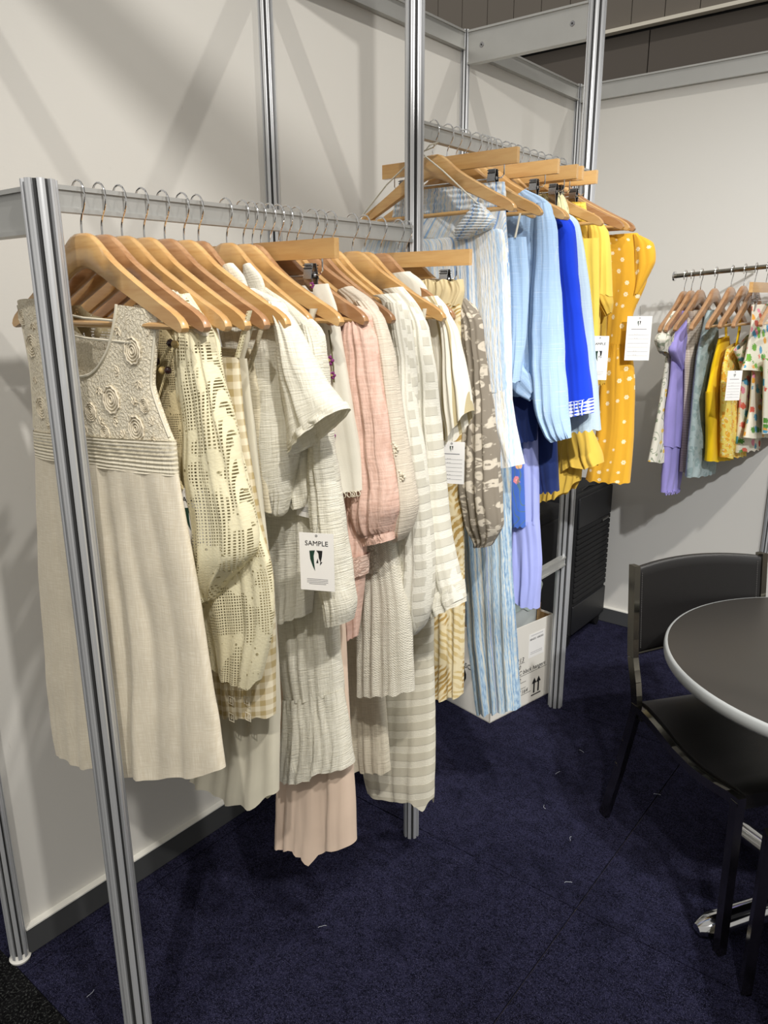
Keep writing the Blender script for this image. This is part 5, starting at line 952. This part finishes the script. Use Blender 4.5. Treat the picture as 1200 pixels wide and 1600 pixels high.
# ------------------------------------------------------------------ table
tb = thing('round_table', (1.568, 1.43, 0), 'round dark-topped cafe table with grey edge and chrome pedestal foot', 'table')
tp = B(); tp.lathe([(0, .75), (.4425, .75), (.4440, .7495), (.4440, .745)], seg=96).obj('tabletop', 'laminate', tb, ang=40)
B().lathe([(.4438, .7502), (.449, .7495), (.452, .745), (.453, .735), (.452, .724), (.448, .718), (.40, .714), (0, .714)], seg=96).obj('edge_band', 'edge', tb, ang=60)
B().lathe([(.0, .714), (.14, .714), (.14, .708), (.035, .70), (.032, .6), (.032, .12), (.045, .10), (.06, .085), (.062, .05), (.0, .045)], seg=32).obj('pedestal', 'table_chrome', tb)
for kf in range(4):
    a = math.atan2(-.26, -.215)+kf*PI/2; b = B(); n_ = 10; d = Vector((math.cos(a), math.sin(a), 0)); t_ = Vector((-d.y, d.x, 0)); sec = []
    for i in range(n_+1):
        q = i/n_; r_ = .03+.33*q; wd = .030+.004*q if i < n_ else .016; zt = .095-.05*q**1.2 - (.012 if i == n_ else 0); zb = .045-.033*q
        for (s_, z_) in ((-1, zb), (-1, (zt+zb)/2), (-.6, zt-.004), (0, zt), (.6, zt-.004), (1, (zt+zb)/2), (1, zb)):
            b.v.append(tuple(d*r_+t_*wd*s_+Vector((0, 0, z_))))
    for i in range(n_):
        for j in range(7):
            j2 = (j+1) % 7; b.f.append([i*7+j, i*7+j2, (i+1)*7+j2, (i+1)*7+j]); b.mi.append(0)
    b.f.append([j for j in range(7)]); b.mi.append(0); b.f.append([n_*7+j for j in range(7)]); b.mi.append(0)
    lg = b.obj('foot', 'table_chrome', tb, ang=50)
    e = d*.335; B().tube([(e.x, e.y, 0), (e.x, e.y, .012)], .014, 14).obj('glide', 'black', lg)

# ------------------------------------------------------------------ chairs (drawn in the frame of the first one, then copied)
def chair_build(loc, rz, label):
    c = thing('side_chair', loc, label, 'chair', rz=rz)
    # local: +x forward, +y to the sitter's left... origin on floor under rear corner A
    W = .435; hw_ = W/2
    for s in (-1, 1):
        y = s*hw_
        # rear upright and leg in one bent bar
        pts = [(-.10, y*1.03, 0), (-.045, y, .22), (.0, y, .40), (.012, y, .455), (-.005, y, .53), (-.03, y, .60), (-.045, y, .72), (-.062, y, .878)]
        b = B()
        for p, q in zip([tuple(resample(pts, i*.5)) for i in range(15)], [tuple(resample(pts, i*.5)) for i in range(1, 15)]): b.beam(p, q, .018, .032)
        b.obj('rear_leg', 'chair_chrome', c, ang=30)
        b = B(); b.beam((.466, y, 0), (.458, y, .45), .024, .024); b.obj('front_leg', 'chair_chrome', c, smooth=False)
        # seat side rail: sweeping flat bar
        pr = [(.0, y, .452), (.05, y, .456), (.12, y, .447), (.2, y, .43), (.29, y, .424), (.38, y, .436), (.43, y, .448), (.472, y, .452)]
        q_ = [tuple(resample(pr, i*.5)) for i in range(15)]; b = B()
        for p, q in zip(q_, q_[1:]): b.beam(p, (q[0]+.001, q[1], q[2]), .022, .024)
        b.obj('seat_rail', 'chair_chrome', c, ang=30)
    # seat pad following the rails
    b = B(); prf = [(.012, .461), (.05, .466), (.12, .457), (.2, .44), (.29, .434), (.38, .446), (.43, .457), (.465, .455)]; n_ = 22; m_ = 12
    for lay in (0, 1):
        for i in range(n_+1):
            x, z = resample(prf, 7*i/n_)
            for j in range(m_+1):
                y = (-1+2*j/m_)*(hw_-.013); edge = min(1, 4*min(i/n_, 1-i/n_, j/m_, 1-j/m_)+.15)
                b.v.append((x, y, z + (.006+.012*edge**.5 if lay == 0 else -.016)))
    N1 = (n_+1)*(m_+1)
    for lay in (0, 1):
        for i in range(n_):
            for j in range(m_):
                q = [lay*N1+i*(m_+1)+j, lay*N1+(i+1)*(m_+1)+j, lay*N1+(i+1)*(m_+1)+j+1, lay*N1+i*(m_+1)+j+1]; b.f.append(q if lay == 0 else q[::-1]); b.mi.append(0)
    bd = [i*(m_+1) for i in range(n_+1)] + [n_*(m_+1)+j for j in range(1, m_+1)] + [i*(m_+1)+m_ for i in range(n_-1, -1, -1)] + [j for j in range(m_-1, 0, -1)]
    for a_, c_ in zip(bd, bd[1:]+bd[:1]): b.f.append([a_, c_, N1+c_, N1+a_]); b.mi.append(0)
    b.obj('seat', 'leather', c, ang=60)
    # padded back, slightly bowed
    b = B(); zs = [.615, .625, .66, .72, .78, .84, .862, .87]; m_ = 14
    def bx(z): return -.032-.03*(z-.6)/.27
    for lay in (0, 1):
        for i, z in enumerate(zs):
            for j in range(m_+1):
                q = j/m_; y = (-1+2*q)*(hw_-.006); bow = -.03*(1-(2*q-1)**2); th = .011 if 0 < i < 7 else .006
                b.v.append((bx(z)+bow+(th if lay == 0 else -th), y, z+(.012*(1-(2*q-1)**2) if i > 4 else 0)))
    nz = len(zs); N1 = nz*(m_+1)
    for lay in (0, 1):
        for i in range(nz-1):
            for j in range(m_):
                q = [lay*N1+i*(m_+1)+j, lay*N1+i*(m_+1)+j+1, lay*N1+(i+1)*(m_+1)+j+1, lay*N1+(i+1)*(m_+1)+j]; b.f.append(q); b.mi.append(0)
    bd = [i*(m_+1) for i in range(nz)] + [(nz-1)*(m_+1)+j for j in range(1, m_+1)] + [i*(m_+1)+m_ for i in range(nz-2, -1, -1)] + [j for j in range(m_-1, 0, -1)]
    for a_, c_ in zip(bd, bd[1:]+bd[:1]): b.f.append([a_, c_, N1+c_, N1+a_]); b.mi.append(0)
    bk = b.obj('backrest', 'leather', c, ang=60)
    # stitching along the left border
    for s in (-1, 1):
        b = B()
        for k in range(34): z = .63+.0068*k; b.box((bx(z)-.003, s*(hw_-.020), z), (.026, .0012, .0038))
        tag(b.obj('stitching', 'stitch', bk, smooth=False), kind='stuff')
    b = B(); b.tube([(-.033, -hw_, .608), (-.055, -hw_*.5, .606), (-.062, 0, .606), (-.055, hw_*.5, .606), (-.033, hw_, .608)], .006, 8); b.obj('back_crossbar', 'chair_chrome', c)
    for x_ in (.45, .03): b = B(); b.beam((x_, -hw_, .429), (x_, hw_, .429), .02, .014); b.obj('seat_crossbar', 'black', c, smooth=False)
    return c
CH1 = math.atan2(-.285, .375)
cA = Vector((1.033, 1.415, 0)); fdir = Vector((math.cos(CH1), math.sin(CH1), 0)); ldir = Vector((-fdir.y, fdir.x, 0))
# sitter's right side (local -y) is the corner nearest the camera
chair_build(tuple(cA + ldir*.2175), CH1, 'black leatherette chair with bent chrome frame left of the round table')
CH2 = math.radians(118); f2 = Vector((math.cos(CH2), math.sin(CH2), 0)); l2 = Vector((-f2.y, f2.x, 0))
front = Vector((1.487, 1.05, 0)); chair_build(tuple(front - f2*.466 - l2*.2175), CH2, 'second black chair, only its front leg at the right picture edge in view')

# ------------------------------------------------------------------ suitcase
sc_ = thing('suitcase', (.205, 2.72, 0), 'large black upright suitcase with ribbed front and grey corner panels behind the far rack', 'suitcase')
def rbox(name, c, d, r, mat, parent, seg=3):
    b = B(); b.box(c, d); o = b.obj(name, mat, parent); bevel(o, r, seg); return o
rbox('shell', (-.012, 0, .41), (.21, .40, .71), .035, 'case', sc_)
rbox('front_shell', (.098, 0, .41), (.03, .39, .70), .014, 'case', sc_)
rbox('upper_panel', (.1155, 0, .675), (.012, .375, .145), .005, 'case_panel', sc_)
rbox('lower_panel', (.1155, 0, .145), (.012, .375, .145), .005, 'case_panel', sc_)
for k2 in range(14): rbox('rib', (.116, 0, .245+.0265*k2), (.010, .372, .0225), .004, 'case', sc_, 2)
B().tube([(.123, .075, .588), (.123, .145, .592)], .006, 8).obj('badge', 'clip', sc_)
B().tube([(-.05, -.10, .768), (-.05, -.09, .785), (-.05, .09, .785), (-.05, .10, .768)], .009, 8).obj('carry_handle', 'black', sc_)
b = B(); b.tube([(.074, -.197, .06), (.074, -.2005, .4), (.074, -.197, .74), (.074, 0, .768), (.074, .197, .74)], .004, 6); b.obj('zip', 'black', sc_)
for sx in (-.085, .085):
    for sy in (-.17, .17):
        h_ = B().box((sx, sy, .058), (.035, .045, .02)).obj('wheel_housing', 'black', sc_); bevel(h_, .004)
        B().tube([(sx-.011, sy, .026), (sx+.011, sy, .026)], .026, 18).obj('wheel', 'black', h_)
s2_ = thing('suitcase', (.17, 2.33, 0), 'second plain black case standing in the dark behind the bin', 'suitcase')
rbox('shell', (0, 0, .40), (.22, .34, .66), .03, 'case', s2_); rbox('front_panel', (.112, 0, .40), (.016, .30, .56), .007, 'case', s2_)
B().tube([(0, -.08, .73), (0, -.075, .75), (0, .075, .75), (0, .08, .73)], .009, 8).obj('carry_handle', 'black', s2_)
for sx in (-.08, .08):
    for sy in (-.13, .13): B().tube([(sx-.011, sy, .03), (sx+.011, sy, .03)], .03, 16).obj('wheel', 'black', s2_)

# ------------------------------------------------------------------ box with bin
A_ = Vector((.364, 1.72, 0)); Bq = Vector((.437, 2.09, 0)); e1 = (Bq-A_); LB = e1.length; e1n = e1.normalized(); e2n = Vector((-e1n.y, e1n.x, 0))   # e2 toward the wall
angB = math.atan2(e1n.y, e1n.x); DB = .29; HB = .365
bxo = thing('cardboard_box', tuple(A_), 'open white carton with up arrows and handwriting on the carpet under the far rail', 'box', rz=angB)
b = B(); t_ = .004
b.box((LB/2, t_/2, HB/2), (LB, t_, HB)); b.box((LB/2, DB-t_/2, HB/2), (LB, t_, HB)); b.box((t_/2, DB/2, HB/2), (t_, DB, HB)); b.box((LB-t_/2, DB/2, HB/2), (t_, DB, HB)); b.box((LB/2, DB/2, t_/2), (LB, DB, t_))
b.obj('carton', 'carton', bxo, smooth=False)
b = B(); b.box((LB/2, t_+.001, HB/2-.002), (LB-.01, .001, HB-.01)); b.box((LB-t_-.001, DB/2, HB/2-.002), (.001, DB-.01, HB-.01)); b.box((LB/2, DB-t_-.001, HB/2), (LB-.01, .001, HB-.01)); b.box((t_+.001, DB/2, HB/2), (.001, DB-.01, HB-.01)); b.obj('inner_lining', 'kraft', bxo, smooth=False)
fl_ = B(); fl_.box((LB-.035, .05, HB+.008), (.07, .003, .05), R=Matrix.Rotation(.5, 3, 'Z')); fl_.obj('torn_flap', 'kraft', bxo, smooth=False)
def ontext(s, x, z, size, mat='ink', sh=0, al='LEFT'):
    o = link('lettering', text_mesh(s, size, mat, al, sh), bxo, (x, -.0008, z)); o.rotation_euler = (PI/2, 0, 0); return o
def mk(x, z): return x, z
ontext('8213', .135, .215, .030, sh=.2); ontext('930', .138, .185, .026, sh=.2); ontext('PVC black hangers', .136, .158, .0265, sh=.2)
ontext('12', .155, .125, .026, sh=.2); ontext('12', .155, .098, .024, sh=.2); ontext('of  1164', .140, .068, .026, sh=.2)
for (xa, xb, z) in ((.135, .20, .202), (.135, .345, .143), (.135, .215, .112), (.135, .215, .085), (.165, .25, .055)):
    B().box(((xa+xb)/2, -.0006, z), (xb-xa, .0004, .0016)).obj('pen_line', 'ink', bxo, smooth=False)
lb = B().box((.272, -.0006, .262), (.098, .0006, .105)).obj('shipping_label', 'card', bxo, smooth=False)
ontext('RENZO  GRESSO', .228, .290, .0115).location.y = -.0014
for z in (.307, .232, .225): B().box((.272, -.0014, z), (.075, .0003, .0012)).obj('print_line', 'ink_grey', lb, smooth=False)
for xx in (.262+.02, .31):
    b = B(); xx2 = xx-.012; b.box((xx2, -.0007, .062), (.009, .0005, .046)); 
    b.prism([(xx2-.0145, .083), (xx2+.0145, .083), (xx2, .108)], .0003, .0009, T=Matrix(((1,0,0,0),(0,0,-1,0),(0,1,0,0),(0,0,0,1)))); b.obj('arrow_mark', 'ink', bxo, smooth=False)
B().box((.284, -.0007, .030), (.062, .0005, .005)).obj('arrow_base_line', 'ink', bxo, smooth=False)
ontext('CARTON', .0, .0, .001) if False else None
o = link('lettering', text_mesh('& SCAN', .03, 'ink', 'LEFT', 0), bxo, (-.0008, .17, .2)); o.rotation_euler = (PI/2, 0, -PI/2)

bc = A_ + e1n*.272 + e2n*.145
bn = thing('waste_bin', (bc.x, bc.y, .005), 'round grey waste bin with liner standing inside the white carton', 'bin')
B().lathe([(0, .0), (.088, 0), (.092, .01), (.118, .395), (.124, .40), (.124, .408), (.115, .408), (.113, .39), (.09, .02), (0, .015)], seg=48).obj('pail', 'bin', bn)
b = B(); seg = 72; prof = [(.119, .335), (.121, .36), (.125, .385), (.1275, .405), (.122, .415), (.112, .405), (.106, .36), (.10, .28), (.092, .18), (.07, .12)]
for k in range(seg):
    a = 2*PI*k/seg
    for i, (r, z) in enumerate(prof):
        wv_ = .003*math.sin(a*9+i)*(1 if i > 4 else .5)+.0025*noise.noise(Vector((math.cos(a)*5, math.sin(a)*5, i*.6)))
        zz = z + (.02*noise.noise(Vector((math.cos(a)*3, math.sin(a)*3, 2))) if i == 0 else 0)
        b.v.append(((r+wv_)*math.cos(a), (r+wv_)*math.sin(a), zz))
n_ = len(prof)
for k in range(seg):
    k2 = (k+1) % seg
    for j in range(n_-1): b.f.append([k*n_+j, k2*n_+j, k2*n_+j+1, k*n_+j+1]); b.mi.append(0)
b.obj('liner', 'liner', bn, ang=180); bn.scale = (1, 1, 1.2)
bagp = A_ + e1n*.08 + e2n*.16
bg = thing('black_bag', (bagp.x, bagp.y, .006), 'crumpled black bag in the white carton left of the bin', 'bag')
b = B(); prof = [(max(.001, .085*math.sin(PI*min(k/10, .97))**.55), .30*k/10) for k in range(11)]; b.lathe(prof, seg=24)
b.v = [(x*(1+.12*noise.noise(Vector((x*20, y*20, z*16)))) * .75, y*(1+.12*noise.noise(Vector((x*20, y*20, z*16+5)))), z*1.15) for x, y, z in b.v]
b.obj('sack', 'black', bg, ang=180)
b = B(); b.tube([(-.04, 0, .33), (-.03, -.02, .40), (.02, -.03, .43), (.05, -.02, .36), (.055, 0, .32)], .004, 6); b.obj('strap', 'black', bg)

# ------------------------------------------------------------------ lint on the carpet
LL = ['pale lint thread on the carpet beside the foot of the front post', 'lint thread on the open carpet below the blush skirt', 'lint thread left of the chair rear leg, farther of the two there', 'lint thread on carpet between tall post foot and chair',
      'lint thread under the seat of the chair', 'lint thread by the foot of the chair rear leg', 'lint thread in mid carpet in front of the white carton', 'lint thread near the crossing of the carpet tile seams']
for i, (x, y, z) in enumerate([(0.2353, 0.0655, 0.0), (0.5352, 0.5469, 0.0), (0.725, 1.7653, 0.0), (0.7243, 1.5719, 0.0), (1.0374, 1.6748, 0.0), (0.9127, 1.3029, 0.0), (0.7717, 1.3919, 0.0), (0.9827, 1.1084, 0.0)]):
    rr = random.Random(i); pts = [(0, 0, 0)]; a = rr.uniform(0, 6)
    for k in range(6): a += rr.uniform(-.7, .7); pts.append((pts[-1][0]+.004*math.cos(a), pts[-1][1]+.004*math.sin(a), .001*rr.random()))
    o = B().tube(pts, .0005, 4).obj('lint_thread', 'lint', loc=(x, y, .0015)); tag(o, LL[i], 'lint', 'lint threads on the carpet')
